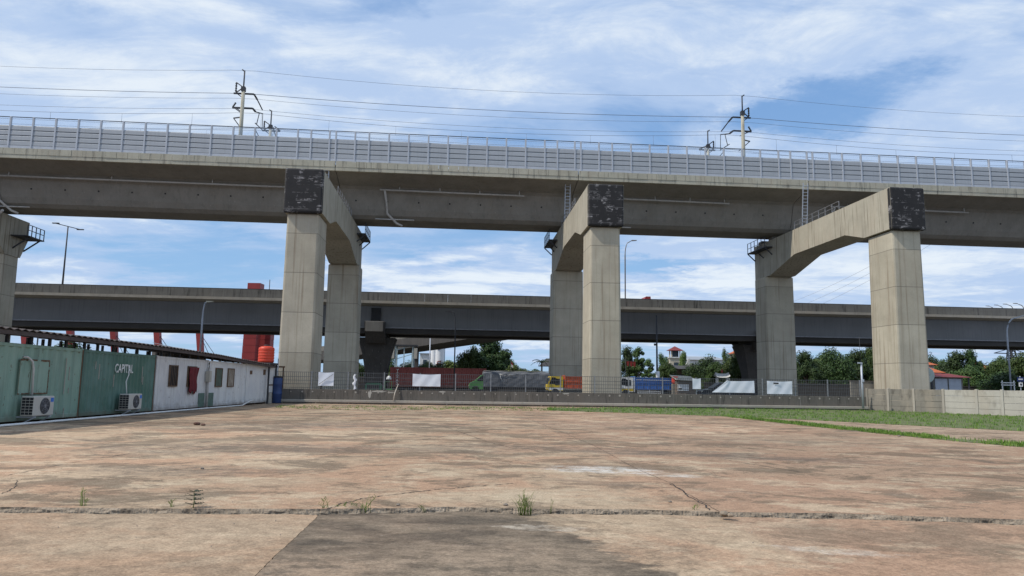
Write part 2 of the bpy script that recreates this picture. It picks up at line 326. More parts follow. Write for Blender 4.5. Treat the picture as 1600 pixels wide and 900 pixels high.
    for (cx, cy, rad, wd) in (((11.0, 19.5, 5.2, .16), (11.0, 19.5, 6.9, .15), (4.5, 17.0, 6.0, .16), (-4.0, 27.0, 9.0, .2), (-4.0, 27.0, 10.6, .2)) if not dark_slab and calm == 1.0 else ()):
        dd = MATH(t, 'SQRT', MATH(t, 'ADD', MATH(t, 'POWER', MATH(t, 'SUBTRACT', X, cx), 2.0), MATH(t, 'POWER', MATH(t, 'SUBTRACT', Y, cy), 2.0)))
        bd = SMOOTH(t, MATH(t, 'ABSOLUTE', MATH(t, 'SUBTRACT', dd, rad)), wd, wd*.4)
        c = MIX(t, MATH(t, 'MULTIPLY', bd, SMOOTH(t, NOISE(t, MAPV(t, P, (1, 1, 0), (cx, rad, 0)), .6, 9, .75), .46, .62, 0, .6)), c, (.14, .11, .088))
    # scuffs, aggregate, grit
    sc = NOISE(t, MAPV(t, P, (1.2, 3.0, 0)), 8, 7, .8)
    c = MIX(t, SMOOTH(t, sc, .60, .70, 0, .7), c, (.50, .45, .37))
    gr = N(t, 'ShaderNodeMapRange', {0: NOISE(t, P, 34, 6, .8), 1: .38, 2: .62, 3: .74, 4: 1.26}).outputs[0]
    g2 = N(t, 'ShaderNodeMapRange', {0: NOISE(t, P, 5.5, 8, .75), 1: .3, 2: .7, 3: .76, 4: 1.24}).outputs[0]; gr = MATH(t, 'MULTIPLY', gr, g2)
    c = MIX(t, 1.0, c, N(t, 'ShaderNodeCombineXYZ', {0: gr, 1: gr, 2: gr}).outputs[0], 'MULTIPLY')
    pk = NOISE(t, P, 24, 3, .6); c = MIX(t, SMOOTH(t, pk, .70, .76, 0, .7), c, (.07, .058, .048))
    t.links.new(c, b.inputs['Base Color']); b.inputs['Roughness'].default_value = .95; b.inputs['Specular IOR Level'].default_value = .06
    hh = MATH(t, 'ADD', NOISE(t, P, 36, 5, .75), MATH(t, 'MULTIPLY', NOISE(t, P, 3, 6, .6), 1.5))
    bn = N(t, 'ShaderNodeBump', {'Height': hh, 'Strength': .5, 'Distance': .012}); t.links.new(bn.outputs[0], b.inputs['Normal'])
    return mt
YARD = yard_mat('yard_concrete'); YARDN = yard_mat('yard_concrete_near', True, calm=.7)
SOIL = surf('soil', (.12, .09, .065), .95, 0, .3, 3, dirt=.5, bump=.8)
CRACK = surf('crack_dirt', (.05, .042, .034), .95, 0, .4, 6)
BROKE = surf('broken_edge', (.31, .25, .185), .95, 0, .4, 2.6, dirt=.9, dirt_col=(.07, .055, .042), bump=1.0)
GRAV = surf('road_dust', (.13, .12, .10), .95, 0, .25, .3, dirt=.4)
GREEN1 = leafmat('grass_blade', (.055, .125, .015), (.17, .27, .045))
GSOIL = surf('grass_soil', (.10, .125, .04), .95, 0, .35, 1.2, dirt=.9, dirt_col=(.24, .18, .115))
PATHM = yard_mat('path_concrete', False, (.38, .30, .21), (.44, .37, .28))

# ================================================================== THE GROUND
def jag(p, q, n, amp, seed):
    r = random.Random(seed); out = []; ks = [(r.uniform(1.5, 3), r.uniform(0, 6), .9), (r.uniform(5, 8), r.uniform(0, 6), .6), (r.uniform(12, 19), r.uniform(0, 6), .45)]
    for i in range(n+1):
        f = i/n; x = p[0]+(q[0]-p[0])*f; v = sum(a*math.sin(k*x+c) for k, c, a in ks) + r.uniform(-.35, .35) + (r.uniform(.3, 1.6) if r.random() < .08 else 0)
        out.append((x, p[1]+(q[1]-p[1])*f + (0 if i in (0, n) else v*amp)))
    return out
WT = 54.9                                  # distance of the yard's end wall along v
struct('ground', MB().quad((-6000, -200, -.14), (6000, -200, -.14), (6000, 9000, -.14), (-6000, 9000, -.14)), SOIL)
jpts = []
for (px, py) in ((-500, 797), (0, 797), (260, 800), (500, 800), (640, 799), (700, 797), (830, 800), (1000, 801), (1130, 805), (1300, 807), (1600, 817), (2100, 833)):
    g_ = gp(px, py-5); jpts.append((g_.x, g_.y))
edge = []
for i in range(len(jpts)-1):
    L = abs(jpts[i+1][0]-jpts[i][0]); e = jag(jpts[i], jpts[i+1], max(3, int(L/.02)), .0035 if i < 3 else .006, 30+i); edge += e[:-1]
edge.append(jpts[-1]); edge = [(-45, edge[0][1])] + edge + [(60, edge[-1][1])]
def slab(name, front, back, top, mt, flip=False):
    mb = MB(); n = len(front); r = random.Random(3)
    mid = [(x, y+(.10 if not flip else -.10)) for x, y in front]
    vs = [(x, y, top) for x, y in front] + [(x, y, top) for x, y in mid] + [(x, y, top) for x, y in back]
    fs = []
    for k in range(2):
        for i in range(n-1): fs.append((k*n+i, k*n+i+1, (k+1)*n+i+1, (k+1)*n+i))
    mb.add(vs, fs)
    o = struct(name, mb, mt)
    return o
def wall_at(x): return WT/math.cos(A) + x*math.tan(A)
slab('yard', edge, [(x, wall_at(x)+.05) for x, y in edge], 0.0, YARD)
# broken vertical face of the far slab along the joint
mb = MB(); r = random.Random(5); n = len(edge); rows = 4; vs = []; fs = []
for k in range(rows+1):
    z = .001 - .10*k/rows
    for i, (x, y) in enumerate(edge):
        vs.append((x, y+(0 if k == 0 else -.010*k+.010*math.sin(x*5.3+k*1.3)*math.sin(x*2.1+k)+.005*math.sin(x*17+k*2)+r.uniform(-.007, .007)), z+(0 if k == 0 else .006*math.sin(x*31+k))))
for k in range(rows):
    for i in range(n-1): fs.append((k*n+i, k*n+i+1, (k+1)*n+i+1, (k+1)*n+i))
mb.add(vs, fs); struct('broken_slab_edge', mb, BROKE)
# near slabs, a little lower, on both sides of the diagonal joint
zn = -.05
d0, d1 = gp(497, 806, zn), gp(395, 903, zn)
dl = jag((d0.y, d0.x), (d1.y-3*(d0.y-d1.y), d1.x+3*(d1.x-d0.x)), 200, .005, 9)
nb = [(x, y-(.075 if x < -2.2 else .105)-.02*math.sin(x*2.1)-.022*math.sin(x*5.3+1)-.012*math.sin(x*13)+random.Random(int(x*40)).uniform(-.005, .005)) for x, y in edge]
left = [(x, y) for x, y in nb if x < d0.x-.02]
mb = MB(); poly = left + [(x-.005, y) for y, x in dl] + [(-45, -2)]
mb.add([(x, y, zn) for x, y in poly], [tuple(range(len(poly)))[::-1]]); struct('near_slab', mb, yard_mat('yard_concrete_left', False, (.38, .26, .172), (.385, .29, .20), .5))
right = [(x, y) for x, y in nb if x > d0.x+.02]
poly = [(x+.006, y) for y, x in dl][::-1] + right + [(60, -2)]
mb = MB(); mb.add([(x, y, zn+.006) for x, y in poly], [tuple(range(len(poly)))[::-1]]); struct('near_slab_right', mb, YARDN)
# cracks filled with dirt
def crack(pix, wd, seed, z=.004, n=26):
    r = random.Random(seed); P_ = [gp(x, y) for x, y in pix]; pts = []
    for i in range(len(P_)-1):
        for k in range(n): pts.append(P_[i].lerp(P_[i+1], k/n))
    pts.append(P_[-1]); L = []; Rr = []; o = 0
    for i, p in enumerate(pts):
        d = (pts[min(i+1, len(pts)-1)]-pts[max(i-1, 0)]).normalized(); nn = Vector((-d.y, d.x, 0)); o = o*.8 + r.uniform(-1, 1)*wd*1.3
        ww = wd*r.uniform(.15, 1.0)*(1 if 0 < i < len(pts)-1 else .1)
        L.append(p+nn*(o+ww)); Rr.append(p+nn*(o-ww))
    mb = MB(); vs = [(p.x, p.y, z) for p in L] + [(p.x, p.y, z) for p in Rr]; q = len(L)
    mb.add(vs, [(i, i+1, q+i+1, q+i) for i in range(q-1)]); return struct('ground_crack', mb, CRACK)
crack([(505, 798), (535, 787), (575, 778), (640, 769), (720, 762), (810, 755)], .016, 1)
crack([(1125, 800), (1090, 780), (1050, 757), (985, 728), (935, 700), (890, 680), (840, 660), (790, 643)], .008, 2)
crack([(1110, 798), (1075, 775), (1045, 756)], .016, 12)
crack([(1130, 718), (1250, 738), (1380, 750), (1480, 757)], .014, 3)
crack([(0, 745), (120, 722), (240, 703), (330, 690)], .012, 4)
crack([(540, 700), (640, 690), (760, 672), (850, 668)], .015, 5)
crack([(690, 665), (760, 690), (800, 700)], .012, 6)
crack([(0, 772), (22, 762), (25, 750)], .010, 8)
crack([(1400, 693), (1500, 706), (1600, 722)], .012, 10)
crack([(1640, 700), (1450, 683), (1300, 668)], .015, 11)
# dark layer of soil spilled at the corner of the joints
# raised ground behind the wall: road and verge
mb = MB(); z = .5
Q0, Q1 = at(1352, 612, 58.5), at(1660, 612, 46.5); QN = Vector((-(Q1.y-Q0.y), Q1.x-Q0.x, 0)).normalized()*.35; Q0 = Q0+QN; Q1 = Q1+QN; QE = Q1+(Q1-Q0)*2.5
pts = [(-6000, wall_at(-6000)*0+60), (-60, 53), (-18, wall_at(-18)+.2), (26.2, wall_at(26.2)+.3), (Q0.x, Q0.y), (Q1.x, Q1.y), (QE.x, QE.y), (6000, QE.y), (6000, 9000), (-6000, 9000)]
mb.add([(x, y, z) for x, y in pts] + [(x, y, -.1) for x, y in pts[:8]], [tuple(range(10))] + [(i, 10+i, 11+i, i+1) for i in range(7)])
struct('road_ground', mb, GRAV)
mb = MB(); mb.quad(w(-400, 66, .506), w(400, 66, .506), w(400, 77.6, .506), w(-400, 77.6, .506)); struct('road', mb, surf('asphalt', (.06, .06, .06), .9, 0, .2, .5, dirt=.4, dirt_col=(.13, .115, .10)))

# grass verge, path, and the thin strip of grass in front of it
def ground_poly(name, pix, z, mt):
    P0 = [gp(x, y) for x, y in pix]; P_ = []; rr = random.Random(len(pix))
    for i, p in enumerate(P0):
        q = P0[(i+1) % len(P0)]; n = max(2, int((q-p).length/.25))
        for k in range(n): g_ = p.lerp(q, k/n); P_.append(Vector((g_.x+rr.uniform(-.08, .08), g_.y+(rr.uniform(-.22, .22) if 'grass' in name else rr.uniform(-.05, .05)), 0)))
    mb = MB(); mb.add([(p.x, p.y, z) for p in P_], [tuple(range(len(P_)))[::-1]]); return struct(name, mb, mt)
up_e = [(860, 641.5), (1000, 646), (1140, 651), (1200, 653), (1350, 661), (1480, 668), (1600, 674), (1760, 683), (2150, 708)]
wall_e = [(2150, 646), (1760, 641), (1600, 643), (1480, 641), (1350, 640.5), (1200, 638.5), (1000, 637.5), (860, 637)]
ground_poly('grass_verge', up_e+wall_e, .008, GSOIL)
lo_a = [(1140, 650.5), (1250, 661), (1400, 676), (1500, 686), (1600, 693), (1800, 709), (2250, 745)]
lo_b = [(2250, 756), (1800, 716), (1600, 699), (1500, 690), (1400, 680), (1250, 664.5), (1140, 652)]
ground_poly('path', [(1150, 652), (1200, 653.5), (1350, 661.5), (1480, 668.5), (1600, 674.5), (1760, 684), (2150, 709), (2250, 745), (1800, 709), (1600, 693), (1500, 686), (1400, 676), (1250, 661)], .005, PATHM)
ground_poly('grass_strip', lo_a+lo_b, .009, GSOIL)
def inpoly(x, y, P_):
    c = False; j = len(P_)-1
    for i in range(len(P_)):
        if (P_[i].y > y) != (P_[j].y > y) and x < (P_[j].x-P_[i].x)*(y-P_[i].y)/(P_[j].y-P_[i].y)+P_[i].x: c = not c
        j = i
    return c
def blades(mb, cx, cy, cz, n, hmin, hmax, spread, wd, r):
    for _ in range(n):
        a = r.uniform(0, 2*PI); d = spread*math.sqrt(r.random()); x, y = cx+d*math.cos(a), cy+d*math.sin(a)
        h = r.uniform(hmin, hmax); b = r.uniform(0, 2*PI); ln = h*r.uniform(.1, .6); ww = wd*r.uniform(.6, 1.2)
        px, py = -math.sin(b)*ww, math.cos(b)*ww
        m1 = (x+math.cos(b)*ln*.3, y+math.sin(b)*ln*.3, cz+h*.6); t_ = (x+math.cos(b)*ln, y+math.sin(b)*ln, cz+h)
        mb.add([(x-px, y-py, cz), (x+px, y+py, cz), (m1[0]+px*.7, m1[1]+py*.7, m1[2]), (m1[0]-px*.7, m1[1]-py*.7, m1[2]), t_], [(0, 1, 2, 3), (3, 2, 4)])
def turf(pix, count, hmin, hmax, wd, seed):
    r = random.Random(seed); P_ = [gp(x, y) for x, y in pix]; xs = [p.x for p in P_]; ys = [p.y for p in P_]; mb = MB(); k = 0; tries = 0
    while k < count and tries < count*40:
        tries += 1; x = r.uniform(min(xs), max(xs)); y = r.uniform(min(ys), max(ys))
        if inpoly(x, y, P_) and (math.sin(x*1.1+2*math.sin(y*.9))+math.sin(y*1.7+x*.6)+.6*math.sin(x*3.7+y*2.9) > r.uniform(-1.5, 1.1)):
            blades(mb, x, y, .005, 7, hmin, hmax, .14, wd, r); k += 1
    for i in range(len(P_)):                       # stray tufts spilling over the edges
        p, q = P_[i], P_[(i+1) % len(P_)]
        for _ in range(int((q-p).length*4)):
            g_ = p.lerp(q, r.random()); d = r.gauss(0, .22); blades(mb, g_.x+r.uniform(-.1, .1), g_.y+d, .004, 6, hmin, hmax*.9, .16, wd, r)
    o = mb.build('grass', GREEN1, recalc=False); return tag(o, 'short green grass growing along the foot of the wall and beside the path', 'grass', kind='stuff')
turf(up_e+wall_e, 5400, .04, .15, .012, 21)
turf(lo_a+lo_b, 1500, .04, .13, .010, 22)
turf([(436, 637), (560, 641), (700, 640), (860, 642), (860, 637.5), (440, 634)], 260, .03, .10, .012, 23)

# ================================================================== RAILWAY VIADUCT
PIERS = [(-46.2, 78.2, None), (-11.30, 56.5, -11.1), (12.62, 57.6, 13.0), (36.85, 55.1, 36.85)]
def smooth_prof(p): return p
def portal(idx, s0, t0, sb, label):
    rz = A + math.atan2(-(sb-s0), 80-t0-1.5)
    T = thing('portal_pier', label, 'bridge pier', w(s0, t0, .5), rz, 'concrete portal piers of the railway viaduct')
    Z = lambda h: h-.5
    tb = 80.0-t0                                             # centre of the rear column
    mb = MB(); mb.frustum((-1.32, 1.32, .30, 3.95), (-1.22, 1.22, .35, 3.85), -.6, Z(14.45)); mb.build('front_column', CONC, T, bevel=.16)
    mb = MB(); mb.frustum((-1.68, 1.68, tb-1.6, tb+1.4), (-1.62, 1.62, tb-1.55, tb+1.35), -.6, Z(14.0)); mb.build('rear_column', CONC, T, bevel=.14)
    prof = [(0, Z(14.5)), (0, Z(17.9)), (tb+1.55, Z(17.9)), (tb+1.55, Z(14.0)), (tb-1.75, Z(14.0)), (tb-2.4, Z(14.0)), (tb-8.2, Z(15.35)), (7.0, Z(15.35)), (4.0, Z(14.5))]
    mb = MB(); mb.prism(prof, 'x', -1.44, 1.44); mb.build('crossbeam', BEAM, T, bevel=.12)
    mb = MB(); mb.box(-1.47, 1.47, -.05, .42, Z(14.42), Z(17.93)); mb.build('end_face', CAPB, T, bevel=.14)
    for x in (-.7, .7):
        mb = MB(); mb.box(x-.45, x+.45, tb-2.6, tb-1.6, Z(17.9), Z(18.36)); mb.build('bearing_block', GIRD, T, bevel=.02)
        mb = MB(); mb.box(x-.45, x+.45, tb+.1, tb+1.1, Z(17.9), Z(18.36)); mb.build('bearing_block', GIRD, T, bevel=.02)
    # inspection platforms on both sides of the beam near the rear column
    for sg in (-1, 1):
        mb = MB(); x0, x1 = sg*1.44, sg*2.35
        y0, y1 = tb-3.2, tb+1.5
        mb.box(min(x0, x1), max(x0, x1), y0, y1, Z(17.0), Z(17.10))
        for y in (y0+.1, (y0+y1)/2, y1-.1): mb.bar((sg*1.46, y, Z(16.2)), (x1-.05*sg, y, Z(16.99)), .05)
        mb.build('platform', DARKM, T)
        mb = MB()
        for k in range(6):
            y = y0+.05+(y1-y0-.1)*k/5; mb.bar((x1-.05*sg, y, Z(17.1)), (x1-.05*sg, y, Z(18.2)), .03)
        for h in (17.6, 18.2): mb.bar((x1-.05*sg, y0, Z(h)), (x1-.05*sg, y1, Z(h)), .022)
        mb.build('railing', DARKM, T)
    for sg in (-1, 1):
        mb = MB()
        for k in range(8):
            y = 8.0+k*1.25; mb.bar((sg*1.3, y, Z(17.9)), (sg*1.3, y, Z(18.75)), .025)
        for h in (18.35, 18.75): mb.bar((sg*1.3, 8.0, Z(h)), (sg*1.3, 16.75, Z(h)), .018)
        mb.build('beam_railing', RAIL, T)
    mb = MB(); lx = -1.0; ly = 15.2
    for x in (lx-.25, lx+.25): mb.bar((x, ly, Z(17.9)), (x, ly-.55, Z(22.3)), .035)
    for k in range(13): f = (k+.5)/13; mb.bar((lx-.25, ly-.55*f, Z(17.9+4.3*f)), (lx+.25, ly-.55*f, Z(17.9+4.3*f)), .022)
    mb.build('ladder', STEEL, T)
    return T
portal(1, *PIERS[1], 'leftmost whole portal pier, its right-hand side visible, blue drum and container row at its left')
portal(2, *PIERS[2], 'middle portal pier with brown streaks on its front column, between yellow and blue dump trucks')
portal(3, *PIERS[3], 'right-hand portal pier with sunlit beam side, above the precast boundary wall')
# the pier at the left edge of the picture: single hammerhead column under the deck
T = thing('hammerhead_pier', 'dark shaded pier at the left edge with a drain pipe down its face', 'bridge pier', w(-46.3, 78.5, .5), A)
MB().frustum((-1.75, 1.75, -1.3, 1.5), (-1.65, 1.65, -1.2, 1.4), -.6, 13.5).build('column', CONC, T, bevel=.14)
MB().prism([(-4.8, 16.2), (-4.8, 17.4), (2.6, 17.4), (2.6, 15.4), (1.45, 13.4), (-1.25, 13.4), (-4.0, 15.6)], 'x', -1.75, 1.75).build('pier_head', BEAM, T, bevel=.1)
mb = MB(); mb.box(1.75, 3.4, -.6, 2.6, 15.4, 15.5); mb.bar((1.7, 0, 14.2), (3.3, 0, 15.4), .06); mb.bar((1.7, 2, 14.2), (3.3, 2, 15.4), .06); mb.build('platform', DARKM, T)
mb = MB()
for k in range(5): mb.bar((3.35, -.55+k*.77, 15.5), (3.35, -.55+k*.77, 16.6), .035)
for h in (16.05, 16.6): mb.bar((3.35, -.55, h), (3.35, 2.55, h), .03)
mb.build('railing', DARKM, T)
MB().tube([(2.6, -3.8, 17.3), (1.2, -2.4, 16.8), (.95, -1.65, 15.6), (.85, -1.55, 12.5), (.8, -1.55, 0)], .13, 8).build('drain_pipe', PIPE, T)

# the deck, one girder per span
DK = 77.75
gprof = [(71.0, 22.08), (71.0, 23.0), (71.35, 23.0), (71.35, 22.75), (84.15, 22.75), (84.15, 23.0), (84.5, 23.0), (84.5, 22.08), (81.3, 21.45), (80.9, 21.2), (80.3, 19.3), (80.0, 18.75), (79.5, 18.42), (78.9, 18.36),
         (76.6, 18.36), (76.0, 18.42), (75.5, 18.75), (75.2, 19.3), (74.6, 21.2), (74.2, 21.45)]
cuts = [-66, -46.2, -11.3, 12.75, 36.85, 72]
glabels = ['short stub of girder at the left edge beyond the dark pier', 'long box girder span at the left between dark pier and first portal', 'box girder span between the first and second portal piers',
           'box girder span between the second and third portal piers', 'box girder span running off the right edge']
pipes = {0: [], 1: [(-44.6, -13.6)], 2: [(-6.7, 7.6)], 3: [(16.2, 29.5)], 4: [(41.2, 56.5)]}
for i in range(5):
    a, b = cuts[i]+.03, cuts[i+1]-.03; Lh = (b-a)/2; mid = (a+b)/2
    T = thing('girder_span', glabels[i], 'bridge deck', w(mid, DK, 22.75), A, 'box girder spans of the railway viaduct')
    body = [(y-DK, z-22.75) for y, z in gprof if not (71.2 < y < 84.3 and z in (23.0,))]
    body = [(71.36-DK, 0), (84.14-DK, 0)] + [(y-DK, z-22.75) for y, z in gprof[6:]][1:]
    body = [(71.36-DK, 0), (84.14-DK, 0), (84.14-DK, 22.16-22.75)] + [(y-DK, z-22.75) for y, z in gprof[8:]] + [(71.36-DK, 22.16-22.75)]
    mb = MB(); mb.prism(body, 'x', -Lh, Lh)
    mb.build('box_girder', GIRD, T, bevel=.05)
    for y0, y1 in ((71.0, 71.355), (84.145, 84.5)):          # edge blocks, cast in short lengths
        mb = MB(); n = max(1, int(round((b-a)/1.02))); st = (b-a)/n; r = random.Random(i)
        for k in range(n):
            o_ = r.uniform(-.012, .012); x = -Lh+k*st
            mb.box(x+.012, x+st-.012, y0-DK+o_, y1-DK+o_*.2, 22.42-22.75, 23.02-22.75+o_)
        mb.box(-Lh, Lh, y0-DK+.03, y1-DK-.03, 22.06-22.75, 22.415-22.75)
        mb.build('edge_ledge', PARA, T)
    for (p0, p1) in pipes[i]:                                # drain pipe under the near cantilever
        yy, zz_ = 74.0-DK, 21.05-22.75
        mb = MB(); mb.tube([(p0-mid-.5, yy, zz_+.05), (p1-mid, yy, zz_-.05)], .085, 8)
        for k in range(4):
            x = p0-mid+1.5+(p1-p0-2)*k/3; mb.tube([(x, yy, zz_), (x, yy+.05, zz_+.45)], .05, 6)
        mb.build('drain_pipe', PIPE, T)
        mb = MB(); mb.tube([(p0-mid, yy, zz_), (p0-mid+.15, 75.0-DK, 19.9-22.75), (p0-mid+.25, 75.15-DK, 18.9-22.75), (p0-mid+1.2, 75.6-DK, 18.0-22.75), (p0-mid+1.8, 75.7-DK, 17.75-22.75)], .12, 8)
        mb.tube([(p0-mid-1.0, 75.4-DK, 18.35-22.75), (p0-mid+3.0, 75.4-DK, 18.35-22.75)], .07, 6)
        mb.build('down_pipe', PIPE, T)
    mb = MB()                                                # vent holes along the web
    n = int((b-a)/3.2)
    for k in range(n):
        x = -Lh+1.6+k*3.2; mb.lathe([(.085, -.03), (.085, .01)], (x, 74.94-DK, 20.1-22.75), 8, 'y')
    mb.build('vent_hole', BLACK, T)

# noise barrier on the near edge
B = thing('noise_barrier', 'long grey slatted noise barrier with clear top panes along the edge of the railway deck', 'noise barrier', w(8, 71.15, 23.0), A)
near = lambda p: [p-3.45, p-2.17, p-.39, p+.23, p+2.09, p+3.45]
xs = []
P3 = [-11.6, 12.78, 37.2]; pv = -52.0
for p in P3:
    nl = near(p); L = nl[0]-pv; n = max(1, int(round(L/2.04)))
    xs += [pv+L*k/n for k in range(n)] + nl[:-1]; pv = nl[-1]
xs += [pv+2.04*k for k in range(14)]
CLEAR, t_, b_ = newmat('clear_pane'); t_.nodes.remove(b_)
mx = N(t_, 'ShaderNodeMixShader', {0: .10, 1: N(t_, 'ShaderNodeBsdfTransparent', {0: (.96, .97, .98, 1)}).outputs[0], 2: N(t_, 'ShaderNodeBsdfGlossy', {0: (.8, .85, .9, 1), 1: .15}).outputs[0]})
t_.links.new(mx.outputs[0], t_.nodes['Material Output'].inputs[0])
for i, x in enumerate(xs):
    x -= 8
    mb = MB(); mb.box(x-.075, x+.075, -.10, .10, -.02, 3.12); mb.box(x-.22, x+.22, -.14, .14, -.04, .02); mb.build('post', BPOST, B, bevel=.01)
    if i+1 < len(xs):
        x1 = xs[i+1]-8; mb = MB(); zb = .30
        for k in range(4):
            z0 = zb+k*.50; mb.prism([(-.06, z0+.03), (-.05, z0+.40), (-.02, z0+.455), (.045, z0+.455), (.045, z0+.03)], 'x', x+.08, x1-.08)
        pn = mb.build('panel', BARR, B); MB().box(x+.08, x1-.08, .0, .035, zb+.012, zb+1.98).build('shade_backing', BGAPSHADE, pn)
        mb = MB(); mb.box(x+.08, x1-.08, -.055, .055, .02, zb); mb.build('base_panel', BPOST, B)
        mb = MB(); mb.box(x+.08, x1-.08, -.03, .03, 3.06, 3.12); mb.build('top_rail', DARKM, B)
        mb = MB(); mb.box(x+.08, x1-.08, -.008, .008, zb+2.0, 3.06); mb.build('pane', CLEAR, pn)
mb = MB()   # plain barrier on the far edge of the deck
T = thing('far_parapet', 'low grey parapet along the far edge of the railway deck, behind the noise barrier', 'parapet', w(8, 84.3, 23.0), A)
MB().box(-64, 64, -.1, .1, 0.02, 1.1).build('wall', BARR, T)

# catenary masts and wires
def mast(s, t, mir, far, label):
    T = thing('catenary_mast', label, 'mast', w(s, t, 22.75), A, 'overhead line masts on the railway deck')
    ty = -1 if far else 1; mx_ = mir
    MB().tube([(0, 0, 0), (0, 0, 8.0)], [.22, .17], 10).build('pole', PARA, T)
    mb = MB(); mb.tube([(0, 0, 8.0), (0, 0, 9.9)], .07, 8); mb.box(-.2, .2, -.2, .2, 7.7, 8.15); mb.tube([(0, 0, 9.8), (-.25*mx_, 0, 10.0)], .06, 6); mb.build('top_spike', DARKM, T)
    def arm(h, x0, x1):
        mb = MB(); mb.bar((x0*mx_, .25, h), (x1*mx_, .25, h), .07); mb.bar((0, 0, h), (0, .25, h), .07)
        mb.bar((0, .22, h-.5), (x0*.7*mx_, .25, h), .04); mb.build('cross_arm', DARKM, T)
    arm(7.55, -1.0, 1.0); arm(6.05, -1.05, .95)
    def ins(p, q):
        p, q = Vector(p), Vector(q); mb = MB(); L = 9; pts = []; rs = []
        for k in range(L): pts.append(p.lerp(q, k/(L-1))); rs.append(.11 if k % 2 else .055)
        mb.tube(pts, rs, 8); mb.build('insulator', DARKM, T)
    ins((-.8*mx_, .25, 8.7), (-.8*mx_, .25, 7.7)); 
    ins((1.0*mx_, .25, 7.55), (1.1*mx_, 1.2*ty, 7.35)); ins((.95*mx_, .25, 6.05), (1.0*mx_, 1.2*ty, 6.05)); ins((-1.0*mx_, .25, 6.1), (-.75*mx_, .3, 6.6))
    mb = MB()
    mb.tube([(1.1*mx_, 1.2*ty, 7.35), (1.2*mx_, 3.0*ty, 6.95)], .06, 6); mb.tube([(1.0*mx_, 1.2*ty, 6.05), (1.15*mx_, 3.4*ty, 6.7)], .055, 6)
    mb.tube([(1.0*mx_, 1.3*ty, 4.9), (1.15*mx_, 3.6*ty, 5.0)], .05, 6); mb.tube([(1.1*mx_, 2.2*ty, 6.25), (1.05*mx_, 1.7*ty, 4.95)], .045, 6); mb.tube([(1.15*mx_, 3.4*ty, 6.7), (1.15*mx_, 3.5*ty, 5.0)], .035, 6)
    mb.tube([(-.9*mx_, .25, 6.05), (-.9*mx_, 3.0*ty, 6.5)], .045, 6); mb.tube([(-.9*mx_, .4*ty, 5.0), (-.9*mx_, 3.4*ty, 4.9)], .045, 6); mb.bar((0, 0, 5.0), (-.9*mx_, .4*ty, 5.0), .05)
    mb.bar((-.8*mx_, .25, 8.7), (0, 0, 8.1), .05); mb.bar((-.8*mx_, .25, 7.6), (-.15*mx_, 0, 8.0), .04)
    mb.build('cantilever', DARKM, T)
mast(-21.05, 73.0, 1, False, 'tall catenary mast left of the first pier, on the near side of the deck')
mast(30.8, 73.0, -1, False, 'tall catenary mast on the near side of the deck, toward the right')
mast(-20.9, 84.0, 1, True, 'far-side catenary mast whose tip shows just right of the left tall mast')
mast(31.0, 84.0, -1, True, 'far-side catenary mast whose tip shows just left of the right tall mast')
SUP = [-124.6, -72.8, -21.0, 30.85, 82.7, 134.5]
def wirept(s, t, h, sag):
    for a, b in zip(SUP, SUP[1:]):
        if a <= s <= b: f = (s-a)/(b-a); return w(s, t, h-sag*4*f*(1-f))
def wire(mb, t, h, sag, r, s0=-100, s1=125):
    n = 90; mb.tube([wirept(s0+(s1-s0)*k/n, t, h, sag) for k in range(n+1)], r, 5)
def single(t, h, sag, r, label):
    mb = MB(); wire(mb, t, h, sag, r); tag(mb.build('overhead_wire', WIRE), label, 'wire', 'overhead wires above the railway deck')
single(73.0, 32.72, .9, .014, 'thin earth wire strung between the tips of the tall near masts, highest of all wires')
single(73.25, 30.35, .55, .026, 'heavy feeder wire at the upper cross arms of the near masts')
single(73.5, 29.95, .75, .014, 'thin feeder wire just below the heavy one at the near masts')
single(73.2, 28.75, .8, .015, 'wire at the lower cross arms of the near masts')
single(84.2, 30.35, .55, .02, 'feeder wire at the upper cross arms of the far masts, half hidden behind the barrier')
for t, lab, tg in ((76.3, 'contact line with droppers above the nearer track', .018), (81.0, 'contact line with droppers above the farther track', .018)):
    T = thing('contact_line', lab, 'wire', w(0, t, 22.75), A, 'contact lines above the tracks')
    for nm, h, sg in (('messenger_wire', 29.5, 1.0), ('contact_wire', 27.8, .12)):
        mb = MB(); n = 90
        mb.tube([(s, 0, wirept(s, t, h, sg).z-22.75) for s in [-100+225*k/n for k in range(n+1)]], tg, 5); mb.build(nm, WIRE, T)
    for s in range(-69, 78, 7):
        a = wirept(s, t, 29.5, 1.0).z-22.75; b = wirept(s, t, 27.8, .12).z-22.75
        MB().tube([(s, 0, a), (s, 0, b)], .014, 4).build('dropper', WIRE, T)

